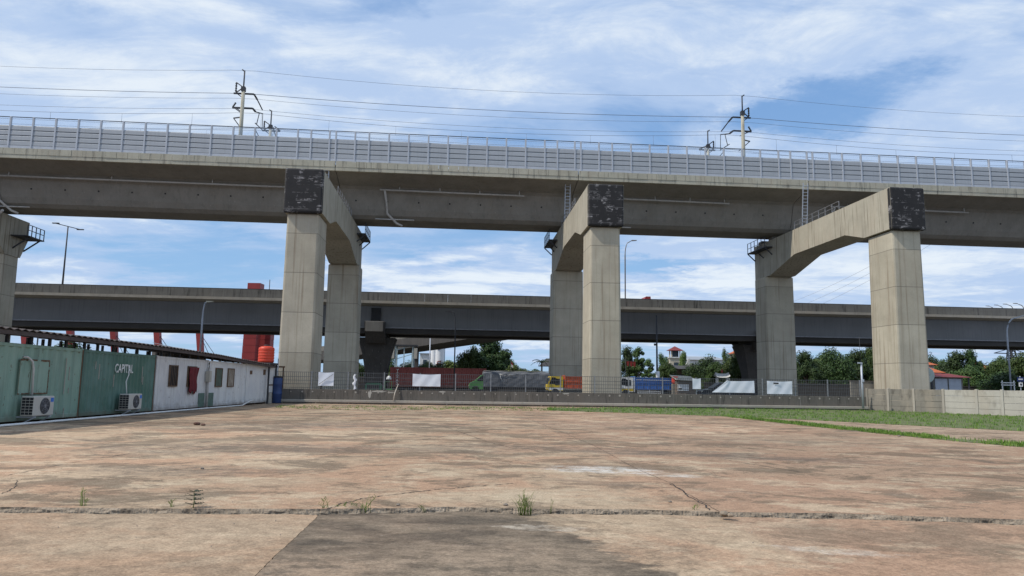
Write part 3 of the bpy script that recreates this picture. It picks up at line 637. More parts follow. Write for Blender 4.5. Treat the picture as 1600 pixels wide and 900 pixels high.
# ================================================================== FAR ROAD VIADUCT
FT = 95.0
FV = thing('road_viaduct', 'long dark steel girder road viaduct with pale concrete parapets, passing behind the railway piers', 'viaduct', w(13, FT, 0), A)
X0, X1 = -160, 190
MB().prism([(0.0, 11.72), (0.0, 12.05), (11.0, 12.05), (11.0, 11.72), (9.6, 11.45), (1.3, 11.45)], 'x', X0, X1).build('deck_slab', LEDGC, FV)
for y0, y1, yy in ((.02, .32, 0), (10.68, 10.98, 1)):
    mb = MB(); st = 3.0; k = X0; r = random.Random(2)
    while k < X1:
        mb.prism([(y0, 12.055), (y0+.02, 12.5), (y0+.03, 13.08), (y1-.02, 13.08), (y1, 12.055)], 'x', k+.008, k+st-.008); k += st
    mb.build('parapet', FARP, FV)
mb = MB(); mb.box(X0, X1, .08, .3, 13.085, 13.17); mb.build('parapet_coping', DARKM, FV)
for y in (1.2, 7.6):
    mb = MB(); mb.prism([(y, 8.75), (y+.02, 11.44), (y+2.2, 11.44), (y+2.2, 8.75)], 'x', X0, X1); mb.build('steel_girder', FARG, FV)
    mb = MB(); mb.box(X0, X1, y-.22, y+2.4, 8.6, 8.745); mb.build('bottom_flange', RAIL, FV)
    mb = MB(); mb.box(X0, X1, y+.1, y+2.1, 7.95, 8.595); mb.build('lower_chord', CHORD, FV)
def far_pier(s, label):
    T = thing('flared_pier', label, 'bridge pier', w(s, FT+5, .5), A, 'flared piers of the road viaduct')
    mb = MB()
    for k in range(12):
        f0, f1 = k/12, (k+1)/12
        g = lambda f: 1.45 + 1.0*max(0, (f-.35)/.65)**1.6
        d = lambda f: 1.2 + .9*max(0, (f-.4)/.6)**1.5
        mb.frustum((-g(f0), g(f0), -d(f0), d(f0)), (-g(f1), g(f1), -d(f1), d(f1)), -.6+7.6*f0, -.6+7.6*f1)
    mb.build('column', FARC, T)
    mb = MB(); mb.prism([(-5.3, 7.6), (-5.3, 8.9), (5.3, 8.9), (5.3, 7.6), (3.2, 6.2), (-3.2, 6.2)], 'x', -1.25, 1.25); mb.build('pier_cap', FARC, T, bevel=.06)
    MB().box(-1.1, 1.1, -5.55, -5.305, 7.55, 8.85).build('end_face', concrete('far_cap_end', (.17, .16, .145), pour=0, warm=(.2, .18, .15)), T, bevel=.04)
    MB().box(-.6, .6, -4.15, -3.82, 8.9, 10.7).build('recess_shade', BLACK, T)  # black block on the girder face, stands for the shade of a recess
far_pier(-9.2, 'dark flared pier of the road viaduct right of the first portal behind the green machine')
far_pier(43.0, 'dark flared pier of the road viaduct, half hidden by the right-hand portal pier')
far_pier(-62.0, 'flared pier of the road viaduct behind the container roofs at the far left')
far_pier(95.0, 'flared pier of the road viaduct beyond the right edge')

# curved ramp behind it
RA = thing('ramp_bridge', 'sloping dark ramp bridge descending to the left below the road viaduct', 'ramp', at(640, 540, 135)*Vector((1, 1, 0)) if False else Vector((at(640, 540, 135).x, 135, .5)), 0)
def ramp_pts():
    a, b, c = at(470, 553, 165), at(612, 533, 142), at(760, 507, 120)
    return [a, b, c]
rp = ramp_pts(); o_ = RA.location
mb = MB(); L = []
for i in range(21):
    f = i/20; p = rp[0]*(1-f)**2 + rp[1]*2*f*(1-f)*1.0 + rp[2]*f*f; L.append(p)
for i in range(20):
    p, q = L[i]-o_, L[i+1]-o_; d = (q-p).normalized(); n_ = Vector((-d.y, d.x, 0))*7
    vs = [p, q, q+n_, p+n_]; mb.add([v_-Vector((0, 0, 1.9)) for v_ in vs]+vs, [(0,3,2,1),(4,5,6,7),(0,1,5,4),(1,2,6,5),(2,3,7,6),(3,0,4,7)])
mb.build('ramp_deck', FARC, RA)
mb = MB()
for i in range(20):
    p, q = L[i]-o_+Vector((0, 0, .004)), L[i+1]-o_+Vector((0, 0, .004)); d = (q-p).normalized(); n_ = Vector((-d.y, d.x, 0))*.3; hh = Vector((0, 0, 1.0))
    for k in (0, 22): 
        vs = [p+n_*k, q+n_*k, q+n_*(k+1), p+n_*(k+1)]; mb.add(vs+[v_+hh for v_ in vs], [(0,3,2,1),(4,5,6,7),(0,1,5,4),(1,2,6,5),(2,3,7,6),(3,0,4,7)])
mb.build('ramp_parapet', FARP, RA)
p = L[13]-o_; MB().box(p.x-.6, p.x+.6, 3.0, 4.2, -.5, p.z-1.9).build('column', FARC, RA)
p = L[6]-o_; MB().box(p.x-.6, p.x+.6, p.y+3.0, p.y+4.2, -.5, p.z-1.9).build('column', FARC, RA)

T = thing('dark_backdrop', 'long low dark backdrop added beyond the flared piers of the road viaduct', 'wall', w(20, 112, .5), A)  # added dark backdrop, covers the sunlit road strip below the trucks
MB().box(-70, 130, 0, .4, -.3, 1.9).build('wall_face', FARC, T); MB().box(-70, 130, -.05, .45, 1.903, 2.0).build('coping', WALLC, T)

# ================================================================== WALL, FENCE, BANNERS
def wl(px, py=610, t=WT): return sh(px, py, t)[0]
sa, sb_ = wl(428), wl(1353)
T = thing('boundary_wall', 'long low dark concrete wall with pale stepped footing across the end of the yard', 'wall', w(sa, WT, 0), A)
L_ = sb_-sa
mb = MB(); n = 9
for k in range(n):
    x0, x1 = L_*k/n, L_*(k+1)/n; mb.box(x0+.006, x1-.006, .0, .25, .30, 1.04)
mb.build('wall_face', WALLC, T, bevel=.015)
MB().box(0, L_, -.28, .26, .10, .298).build('footing_ledge', LEDGC, T, bevel=.03)
MB().box(0, L_, -.22, .26, -.13, .098).build('footing_base', WALLC, T)
mb = MB(); r = random.Random(8)
for k in range(int(L_/.78)):
    x = .4+k*.78+r.uniform(-.05, .05); z = .86+r.uniform(-.02, .02); q = r.uniform(.035, .085)
    mb.lathe([(q, -.004), (q*.7, .0)], (x, -.0035, z), 7, 'y')
    if k % 3 == 0: mb.lathe([(q*.8, -.004), (q*.5, .0)], (x+.3, -.2235, .06), 7, 'y')
mb.build('mortar_patch', LEDGC, T)
def flake(x, z, a, b, seed):
    r = random.Random(seed); pts = []
    for k in range(14): an = 2*PI*k/14; pts.append((x+a*math.cos(an)*r.uniform(.5, 1.1), z+b*math.sin(an)*r.uniform(.5, 1.1)))
    mb = MB(); mb.prism(pts, 'y', -.006, .002); return mb
for (px, a, b, zc, sd) in ((578, .16, .36, .72, 1), (592, .55, .09, .93, 2), (612, .3, .06, .86, 3), (691, .35, .07, .97, 4), (884, .3, .07, .95, 5), (1118, .9, .05, .25, 6)):
    m_ = flake(wl(px)-sa, zc, a, b, sd)
    if zc < .3: m_.v = [(x, y-.283, z) for x, y, z in m_.v]
    m_.build('bare_patch', PREL, T)
# steel bar fence on the wall
F = thing('steel_fence', 'dark steel bar fence standing on top of the low concrete wall', 'fence', w(sa, WT+.12, 1.04), A)
fh = 1.24; nb_ = 17; st = (wl(1345)-sa)/nb_
for k in range(nb_+1):
    MB().box(k*st-.035, k*st+.035, -.035, .035, 0, fh+.04).build('post', FPOST, F)
    if k < nb_:
        mb = MB(); x0, x1 = k*st+.04, (k+1)*st-.04
        for z in (.10, .36, .62, .88, fh-.03): mb.box(x0, x1, -.012, .012, z-.014, z+.014)
        n = int((x1-x0)/.135)
        for j in range(n): x = x0+(j+.5)*(x1-x0)/n; mb.box(x-.011, x+.011, -.0085, .0085, .0, fh)
        mb.build('panel', FENCE, F)
def banner(px0, px1, py0, py1, label, extra=None, stripe=False):
    s0, h1 = sh(px0, py0, WT); s1, h0 = sh(px1, py1, WT)
    T = thing('white_banner', label, 'banner', w(s0, WT-.02, h0), A, 'white sheets tied to the fence')
    mb = MB(); n = 26; m_ = 10; r = random.Random(px0); ph = r.uniform(0, 6); W_, H_ = s1-s0, h1-h0
    def P(i, j, o):
        x = W_*i/n; z = H_*j/m_; sag = -.05*math.sin(PI*i/n)*(j/m_)*H_
        y = .020*math.sin(x*3.1+ph+z*2)+.010*math.sin(x*7-z*5+ph); xx = x
        if extra == 'flap' and i < n*.42: f = 1-i/(n*.42); xx = x - f*.0 + f*W_*.36*(j/m_); 
        return (xx, y+o, z+sag)
    vs = [P(i, j, 0) for j in range(m_+1) for i in range(n+1)] + [P(i, j, .012) for j in range(m_+1) for i in range(n+1)]; q = (n+1)*(m_+1)
    fs = []
    for j in range(m_):
        for i in range(n):
            a = j*(n+1)+i; fs += [(a, a+1, a+n+2, a+n+1), (q+a, q+a+n+1, q+a+n+2, q+a+1)]
    mb.add(vs, fs, True); mb.build('sheet', BANNER, T, recalc=False)
    if stripe: mb = MB(); mb.bar((.05, -.06, .1), (W_*.95, -.06, H_*.85), .012); mb.build('torn_cord', RAIL, T)
    return T, W_, H_
banner(498, 521, 581, 603, 'square white banner beside the first portal column, crossed by a dark diagonal cord', stripe=True)
banner(645, 688, 584, 604, 'plain white banner on the fence in front of the red container')
banner(1082, 1095, 591, 608, 'smallest white banner, narrow, on the fence between stall and dark car')
banner(1112, 1179, 594, 614, 'rumpled white tarp on the fence with a slanting loose left flap over the dark car', 'flap')
T, W_, H_ = banner(1198, 1238, 595, 616, 'white banner with a small dark mark on the fence before the right portal rear column')
MB().box(W_*.25, W_*.45, -.06, -.052, H_*.76, H_*.88).build('dark_mark', DARKM, T)
# hanging white cloth on the fence
s0, h1 = sh(555, 583, WT); T = thing('hanging_cloth', 'crumpled white cloth strip hanging on the fence left of the green machine', 'cloth', w(s0, WT, 1.05), A)
mb = MB(); n = 12; vs = []
for j in range(n+1):
    z = 1.1*j/n; wd = .07+.07*math.sin(PI*j/n)*(.6+.5*math.sin(j*1.7)); ox = .05*math.sin(j*1.1)
    vs += [(ox-wd, -.02, z), (ox-wd*.3, -.09, z), (ox+wd*.4, -.03, z), (ox+wd, -.08, z), (ox, .02, z)]
fs = [(j*5+k, j*5+(k+1) % 5, (j+1)*5+(k+1) % 5, (j+1)*5+k) for j in range(n) for k in range(5)]
mb.add(vs, fs, True); mb.build('cloth_strip', BANNER, T)
# dry stick leaning on the wall
p0, p1 = w(wl(616, 620)-.02, WT-.3, .31), w(wl(623, 600)-.02, WT-.03, 1.5)
mb = MB(); mb.tube([p0, p0.lerp(p1, .4)+Vector((-.05, 0, .05)), p0.lerp(p1, .75)+Vector((-.03, 0, 0)), p1], [.045, .04, .03, .015], 6)
tag(mb.build('dry_branch', surf('dry_wood', (.55, .50, .42), .8, 0, .2, 5)), 'pale dry branch leaning against the dark wall below the red container', 'branch')

# precast panel wall on the right
q0, q1 = at(1352, 612, 58.5), at(1660, 612, 46.5); dirv = Vector((q1.x-q0.x, q1.y-q0.y, 0)); PL = dirv.length; prz = math.atan2(dirv.y, dirv.x)
T = thing('precast_wall', 'precast concrete panel wall with posts, dark stained at its left and pale at its right', 'wall', (q0.x, q0.y, 0), prz)
posts = []
for px in (1355, 1388, 1428, 1474, 1526, 1566, 1612, 1656, 1706, 1762, 1824, 1894):
    d = ray(px, 615); nrm = Vector((-dirv.y, dirv.x, 0)); k = nrm.dot(Vector((q0.x, q0.y, 0)))/nrm.dot(d); pp = d*k; posts.append((Vector((pp.x, pp.y, 0))-Vector((q0.x, q0.y, 0))).length)
for k, x in enumerate(posts):
    mt = PRED if k in (0,) else (LEDGC if k < 4 else PREL)
    MB().box(x-.09, x+.09, -.09, .09, -.1, 1.72).build('post', mt, T, bevel=.015)
    if k+1 < len(posts):
        x1 = posts[k+1]; mb = MB(); r = random.Random(k)
        for j in range(4): z = -.05+j*.43; o = r.uniform(-.012, .012); mb.box(x+.095, x1-.095, -.035+o, .035+o, z+.01, z+.425)
        mb.build('panel', PRED if k < 3 else PREL, T, bevel=.008)
# darker block wall behind it beside the column
T = thing('block_wall', 'dark weathered block wall behind the precast wall, left of the right front column', 'wall', at(1330, 612, 62)*Vector((1, 1, 0))+Vector((0, 0, .5)), A)
MB().box(0, 3.7, 0, .2, -.2, 1.75).build('wall_face', PRED, T); MB().box(-.03, 3.73, -.04, .24, 1.753, 1.85).build('coping', WALLC, T)

# ================================================================== CONTAINER ROW
RD = Vector((-.034, 1, 0)).normalized(); rrz = math.atan2(RD.y, RD.x)
def rowpt(Y, z=0.0): return Vector((-16.1-.034*(Y-23), Y, z))
def painted(name, c, c2, streak_col, chips=.3):
    mt, t, b = newmat(name); ob, v, oi = coords(t)
    n = NOISE(t, v, .7, 7, .62); c_ = MIX(t, SMOOTH(t, n, .35, .68), c, c2)
    c_ = MIX(t, SMOOTH(t, NOISE(t, MAPV(t, v, (3.5, 3.5, .18)), 1.0, 6, .62), .48, .72, 0, .55), c_, streak_col)
    c_ = MIX(t, SMOOTH(t, NOISE(t, MAPV(t, v, (5, 5, 2.2)), 1.4, 6, .72), .66-.1*chips, .70-.1*chips, 0, .9), c_, (.10, .055, .03))
    z = N(t, 'ShaderNodeSeparateXYZ', {0: ob}).outputs[2]
    low = MATH(t, 'MULTIPLY', SMOOTH(t, MATH(t, 'ADD', z, MATH(t, 'MULTIPLY', MATH(t, 'SUBTRACT', NOISE(t, v, 2.5, 5), .5), .7)), .45, .0), .6)
    c_ = MIX(t, low, c_, (.13, .10, .075))
    t.links.new(c_, b.inputs['Base Color']); b.inputs['Roughness'].default_value = .55; b.inputs['Specular IOR Level'].default_value = .35
    return mt
CG1 = painted('pale_green_paint', (.215, .33, .26), (.265, .375, .30), (.13, .19, .155))
CG2 = painted('dark_green_paint', (.07, .15, .11), (.125, .215, .18), (.035, .075, .06))
CW = painted('dirty_white_paint', (.56, .55, .54), (.66, .65, .62), (.36, .34, .31), .1)
CW2 = painted('cream_white_paint', (.60, .61, .61), (.70, .70, .67), (.42, .40, .36), .2)
WORN = surf('worn_lettering', (.66, .67, .64), .6, 0, .1, 2, dirt=1.0, dirt_col=(.09, .17, .145))
RUST = surf('rusty_steel', (.14, .085, .05), .85, .1, .35, 4, dirt=.5, bump=.4)
ROOFM = surf('rusty_roof_sheet', (.085, .068, .062), .85, .1, .3, 2, dirt=.4)
def container(label, L, mt, loc, rz, group, H=2.55, z0=.10, pitch=.28, framemat=None, name='shipping_container', depth=.036):
    T = thing(name, label, 'container', loc, rz, group)
    def corr(mb, n, P):
        for k in range(n):
            seq = [(0, 0), (.36, 0), (.5, 1), (.86, 1), (1, 0)]
            for (f0, d0_), (f1, d1_) in zip(seq, seq[1:]):
                mb.quad(P(k+f0, d0_, 0), P(k+f1, d1_, 0), P(k+f1, d1_, 1), P(k+f0, d0_, 1))
    n = int((L-.28)/pitch); pp = (L-.28)/n
    for y, sg in ((.02, 1), (2.42, -1)):
        mb = MB(); corr(mb, n, lambda u, d, h: (.14+u*pp, y+sg*d*depth, z0+.16+h*(H-.28))); mb.build('side_wall', mt, T, recalc=False)
    for x, sg in ((.03, 1), (L-.03, -1)):
        mb = MB(); n2 = 8; p2 = (2.44-.28)/n2; corr(mb, n2, lambda u, d, h: (x+sg*d*depth, .14+u*p2, z0+.16+h*(H-.28))); mb.build('end_wall', mt, T, recalc=False)
    MB().box(.05, L-.05, .05, 2.39, z0+H-.06, z0+H-.02).build('roof', mt, T)
    mb = MB()
    for x0, x1 in ((0, .14), (L-.14, L)):
        for y0, y1 in ((0, .14), (2.30, 2.44)): mb.box(x0, x1, y0, y1, z0, z0+H)
    for y0, y1 in ((0, .10), (2.34, 2.44)):
        mb.box(.14, L-.14, y0, y1, z0, z0+.16); mb.box(.14, L-.14, y0+.01, y1-.01, z0+H-.13, z0+H-.02)
    for x0, x1 in ((0, .12), (L-.12, L)): mb.box(x0, x1, .14, 2.30, z0, z0+.16); mb.box(x0, x1, .14, 2.30, z0+H-.13, z0+H)
    mb.build('frame', framemat or mt, T, bevel=.012)
    return T
GR = 'converted containers in the row at the left'
def base_blocks(T, L):
    mb = MB()
    for x in (.05, L/2-.2, L-.45): mb.box(x, x+.4, .1, 2.3, -.03, .098)
    mb.build('base_block', RUST, T)
c1 = container('pale green container nearest the camera with a cut door panel', 6.06, CG1, rowpt(22.1), rrz, GR, pitch=.42, depth=.045)
c2 = container('dark green container with faded white lettering, second in the row', 6.2, CG2, rowpt(28.2), rrz, GR, pitch=.30)
c3 = container('dirty white container with barred window and red cloth, third in the row', 6.25, CW, rowpt(34.5), rrz, GR, pitch=.25, depth=.012)
c4 = container('white container with two shuttered windows, fourth in the row', 6.6, CW2, rowpt(40.85), rrz, GR, pitch=.25, depth=.012)
c5 = container('short cream container with two small vents, last in the row', 4.7, CW2, rowpt(47.55), rrz, GR, pitch=.25, depth=.012)
for T, L in ((c1, 6.06), (c2, 6.2), (c3, 6.25), (c4, 6.6), (c5, 4.7)): base_blocks(T, L)
# cut panel with rusty outline on the first container
mb = MB(); mb.box(2.25, 3.9, -.012, .004, .97, 2.13); mb.build('cut_panel', CG1, c1)
mb = MB(); r = random.Random(4)
for k in range(16):
    x = 2.25+k*.104
    if r.random() < .85: mb.box(x, x+.09, -.022, -.013, 2.085+r.uniform(-.015, .015), 2.14)
    if r.random() < .85: mb.box(x, x+.1, -.022, -.013, .97, .99+r.uniform(.01, .03))
for k in range(12):
    z = .99+k*.092
    if r.random() < .8: mb.box(3.87, 3.9+r.uniform(0, .02), -.022, -.013, z, z+.085)
    mb.box(2.25, 2.262, -.022, -.013, z, z+.09)
mb.box(2.86, 2.875, -.02, -.013, 1.0, 2.0)
mb.build('rusty_seam', RUST, c1)
for T, L in ((c1, 6.06), (c2, 6.2)):
    mb = MB(); mb.box(L-.10, L-.03, -.012, -.002, .12, 2.6); mb.build('rust_strip', RUST, T)
text('lettering', 'CAPITAL', .50, WORN, c2, (3.2, -.012, 1.95), ext=.004, sx=.82)
mb = MB()
for (x, z, h) in ((4.9, 1.4, .7), (5.0, 1.3, .35), (1.2, 1.5, .6), (.9, 1.9, .3), (2.4, 1.2, .5)): mb.box(x, x+.03, -.004, .018, z, z+h)
mb.build('peeled_mark', PREL, c2)
mb = MB()
for (x, z, h) in ((4.95, .95, 1.3), (5.25, .98, .2), (5.2, 1.45, .5), (5.05, .1, .35)): mb.box(x, x+.025, -.004, .018, z, z+h)
mb.build('peeled_mark', PREL, c1)
def window(T, x0, x1, z0, z1, shade, name='window'):
    mb = MB(); e = .05
    mb.box(x0-e, x1+e, -.035, .01, z1, z1+e); mb.box(x0-e, x1+e, -.035, .01, z0-e, z0); mb.box(x0-e, x0, -.035, .01, z0, z1); mb.box(x1, x1+e, -.035, .01, z0, z1)
    wd = mb.build(name, RUST, T); MB().box(x0, x1, -.012, .012, z0, z1).build('pane', shade, wd)
    mb = MB()
    for k in range(5): x = x0+(k+.5)*(x1-x0)/5; mb.box(x-.012, x+.012, -.03, -.014, z0, z1)
    mb.build('bars', RUST, wd); return wd
SHG = surf('green_shutter', (.10, .16, .13), .7, 0, .2, 3, dirt=.3); SHB = surf('beige_shutter', (.40, .36, .30), .7, 0, .2, 3, dirt=.4)
window(c3, 1.45, 2.35, 1.25, 2.2, GLASS); window(c3, 3.65, 4.75, 1.25, 2.2, GLASS)
window(c4, 1.25, 2.25, 1.22, 2.2, SHG); window(c4, 3.25, 4.3, 1.22, 2.22, SHB)
for T, x0, x1, z0, z1 in ((c5, .7, 1.1, 1.98, 2.22), (c5, 3.6, 4.05, 1.98, 2.35)):
    MB().box(x0, x1, -.02, .015, z0, z1).build('vent', RUST, T)
for T, x0, x1 in ((c3, 5.3, 6.1), (c4, .3, 1.1)):
    MB().box(x0, x1, -.02, .016, .12, .85).build('hatch', SHG, T, bevel=.01)
mb = MB(); mb.tube([(6.2, -.12, .05), (6.2, -.12, 1.6), (6.22, -.14, 2.2), (6.5, .0, 2.5)], .06, 8); mb.build('down_pipe', PIPE, c3)
MB().box(6.05, 6.35, -.25, -.02, 1.45, 2.05).build('meter_box', PREL, c3, bevel=.02)
# cloth
p = rowpt(38.75, 1.0); T = thing('red_cloth', 'dark red cloth draped out of a window of the dirty white container', 'cloth', p, rrz)
mb = MB(); n = 10; vs = []
for j in range(n+1):
    f = j/n
    for i in range(9): g = i/8; vs.append((-.55+1.1*g+.05*math.sin(j*.8), -.09-.035*math.sin(g*16+j*.4), 1.2*f-(.25*math.sin(g*7)**2*(1-f))))
mb.add(vs, [(j*9+i, j*9+i+1, (j+1)*9+i+1, (j+1)*9+i) for j in range(n) for i in range(8)], True)
o = mb.build('draped_cloth', surf('red_fabric', (.13, .015, .02), .9, 0, .3, 4), T, recalc=False); md = o.modifiers.new('thick', 'SOLIDIFY'); md.thickness = .02
# air conditioners on brackets
ACW = surf('ac_casing', (.50, .48, .43), .5, 0, .08, 2, dirt=.25, dirt_col=(.3, .26, .2)); ACB = surf('blue_sticker', (.03, .16, .55), .4)
def ac(Y, label):
    T = thing('air_conditioner', label, 'air conditioner', rowpt(Y, .22), rrz, 'outdoor air conditioner units on the containers')
    MB().box(0, 1.15, -.58, -.16, .05, .70).build('casing', ACW, T, bevel=.03)
    mb = MB()
    for k in range(6):
        z = .10+k*.095
        for j in range(3): y = -.555+j*.125; mb.box(-.012, .002, y, y+.105, z, z+.075)
    mb.build('side_grille', BLACK, T)
    mb = MB(); mb.lathe([(.27, -.006), (.27, .004)], (.62, -.583, .375), 24, 'y'); fan = mb.build('fan_grille', DARKM, T)
    mb = MB()
    for q in (.07, .13, .19, .25):
        pts = [(.62+q*math.cos(2*PI*k/24), -.598, .375+q*math.sin(2*PI*k/24)) for k in range(25)]; mb.tube(pts, .006, 4)
    for k in range(8): a = 2*PI*k/8; mb.bar((.62, -.598, .375), (.62+.26*math.cos(a), -.598, .375+.26*math.sin(a)), .005)
    mb.lathe([(.05, -.024), (.05, 0)], (.62, -.583, .375), 12, 'y'); mb.build('fan_guard', RAIL, fan)
    MB().box(.93, 1.10, -.586, -.579, .50, .64).build('sticker', ACB, T)
    mb = MB()
    for x in (.12, .98): mb.bar((x, -.6, .02), (x, 0, .02), .022); mb.bar((x, -.55, .0), (x, -.0, -.3), .02)
    mb.build('bracket', STEEL, T)
    mb = MB()
    return T
a1 = ac(24.35, 'white air conditioner unit on the pale green container under the cut panel')
MB().tube([(.62, -.12, .70), (.60, -.10, 1.6), (.5, -.10, 1.85), (.30, -.05, 1.98), (.15, .0, 1.98)], .036, 8).build('conduit', PIPE, a1)
a2 = ac(30.85, 'white air conditioner unit on the dark green container under the lettering')
MB().tube([(.7, -.12, .70), (.75, -.03, 1.2), (.95, -.03, 1.5), (.9, -.02, 1.9)], .022, 6).build('conduit', WHITEP, a2)
# pipe along the ground
mb = MB(); mb.tube([rowpt(18)+Vector((.55, 0, .05)), rowpt(28)+Vector((.50, 0, .05)), rowpt(35)+Vector((.42, 0, .05)), rowpt(41)+Vector((.40, 0, .05)), rowpt(45.5)+Vector((.5, 0, .06)), rowpt(47.5)+Vector((.3, 0, .25)), rowpt(49)+Vector((.08, 0, .3))], .04, 6)
tag(mb.build('water_pipe', WHITEP), 'long thin white pipe lying on the ground along the foot of the containers', 'pipe')
# the common roof on short posts
RFm = thing('shed_roof', 'long rusty sheet roof on short posts above the row of containers', 'roof', rowpt(20), rrz)
zs = [(-1, 3.05), (9, 3.08), (14.5, 3.07), (18, 3.03), (22, 2.97), (29.5, 2.76), (33, 2.69)]
def rz_(x):
    for (a, za), (b, zb) in zip(zs, zs[1:]):
        if a <= x <= b: return za+(zb-za)*(x-a)/(b-a)
    return zs[-1][1]
mb = MB(); n = 170; vs = []
for i in range(n+1):
    x = -1+34*i/n
    for y, dz in ((-.30, 0), (3.4, .25)): vs.append((x, y, rz_(x)+dz+.03*math.cos(x*2*PI/.4)))
mb.add(vs, [(2*i, 2*i+2, 2*i+3, 2*i+1) for i in range(n)])
o = mb.build('roof_sheet', ROOFM, RFm, recalc=False); md = o.modifiers.new('thick', 'SOLIDIFY'); md.thickness = .02
mb = MB()
for (a, za), (b, zb) in zip(zs, zs[1:]):
    mb.add([(a, -.26, za-.19), (b, -.26, zb-.19), (b, -.20, zb-.19), (a, -.20, za-.19), (a, -.26, za-.05), (b, -.26, zb-.05), (b, -.20, zb-.05), (a, -.20, za-.05)], [(0,3,2,1),(4,5,6,7),(0,1,5,4),(1,2,6,5),(2,3,7,6),(3,0,4,7)])
mb.build('fascia', ROOFM, RFm)
for k in range(26):
    x = .6+k*1.12+random.uniform(-.15, .15)
    for y in (.15, 2.3):
        MB().box(x-.05, x+.05, y-.04, y+.04, 2.63, rz_(x)-.03).build('post', DARKM, RFm)
mb = MB()
for k in range(26):
    x = .6+k*1.12
    if rz_(x) > 2.95: mb.bar((x, -.2, rz_(x)-.1), (x, 3.2, rz_(x)+.1), .04)
mb.build('rafter', DARKM, RFm)
# pale lean-to roof near the tank
T = thing('lean_to_roof', 'pale grey corrugated lean-to roof behind the orange water tank', 'roof', rowpt(44, 2.75), rrz)
mb = MB(); vs = []
for i in range(41):
    x = i*.2
    for y, z in ((.6, .18), (4.5, .95)): vs.append((x, y, z-.2*(i/40)+.02*math.cos(x*30)))
mb.add(vs, [(2*i, 2*i+2, 2*i+3, 2*i+1) for i in range(40)]); o = mb.build('roof_sheet', surf('zinc_sheet', (.40, .43, .46), .5, .2, .1, 1), T, recalc=False); md = o.modifiers.new('thick', 'SOLIDIFY'); md.thickness = .02
MB().box(0, 8, 4.3, 4.5, -2.7, .7).build('support_wall', WALLC, T)
# orange tank with its stand, cabinet, drum
T = thing('tank_stand', 'dark steel stand under the orange water tank behind the container row', 'stand', rowpt(52.6), rrz)
mb = MB()
for x in (-.9, .9):
    for y in (-.2, 1.5): mb.bar((x, y, 0), (x, y, 2.72), .05)
mb.box(-1.0, 1.0, -.3, 1.6, 2.72, 2.84); mb.build('frame', DARKM, T)
c = at(416.5, 548, 53.3); T = thing('water_tank', 'round orange plastic water tank on a stand at the end of the container row', 'water tank', (c.x, c.y, 2.84), 0)
mb = MB(); prof = [(.48, 0)]
for k in range(5): z = .08+k*.2; prof += [(.54, z), (.56, z+.05), (.56, z+.12), (.54, z+.17)]
prof += [(.53, 1.1), (.40, 1.18), (.2, 1.22)]
mb.lathe(prof, (0, 0, 0), 24); mb.build('tank_body', surf('orange_plastic', (.60, .055, .022), .45, 0, .12, 2, dirt=.35, dirt_col=(.35, .14, .09)), T)
MB().lathe([(.2, 1.225), (.2, 1.29), (.17, 1.31)], (0, 0, 0), 16).build('lid', DARKM, T)
T = thing('utility_cabinet', 'narrow pale utility cabinet with a dark band at the end of the container row', 'cabinet', rowpt(52.35)+Vector((.1, 0, 0)), rrz)
MB().box(.02, 1.5, -.02, .9, .75, 2.55).build('cabinet_body', CW2, T, bevel=.03); MB().box(0, 1.55, -.05, .92, 1.25, 1.33).build('band', RUST, T)
MB().box(.05, 1.4, -.01, .85, 0, .745).build('base', PREL, T); MB().tube([(1.6, -.1, .05), (1.6, -.1, 3.2)], .05, 6).build('pipe', PIPE, T)
c = at(433, 610, 53.4); T = thing('plastic_drum', 'tall blue plastic drum standing at the corner of the wall', 'drum', (c.x, c.y, 0), 0)
MB().lathe([(.30, 0), (.33, .06), (.33, .6), (.35, .64), (.35, .7), (.33, .74), (.33, 1.3), (.35, 1.34), (.33, 1.4), (.33, 1.78), (.30, 1.82)], (0, 0, 0), 18).build('drum_body', surf('blue_plastic', (.025, .055, .16), .5, 0, .15, 2, dirt=.2), T)
MB().lathe([(.34, 1.825), (.34, 1.88), (.25, 1.92)], (0, 0, 0), 18).build('drum_lid', BLACK, T)
c = at(441, 610, 54.2); T = thing('gate_frame', 'dark steel frame post with a short lintel beside the blue drum', 'frame', (c.x, c.y, 0), A)
mb = MB(); mb.bar((0, 0, 0), (0, 0, 2.55), .045); mb.box(-.6, .1, -.08, .08, 2.55, 2.66); mb.build('frame_bar', RUST, T)

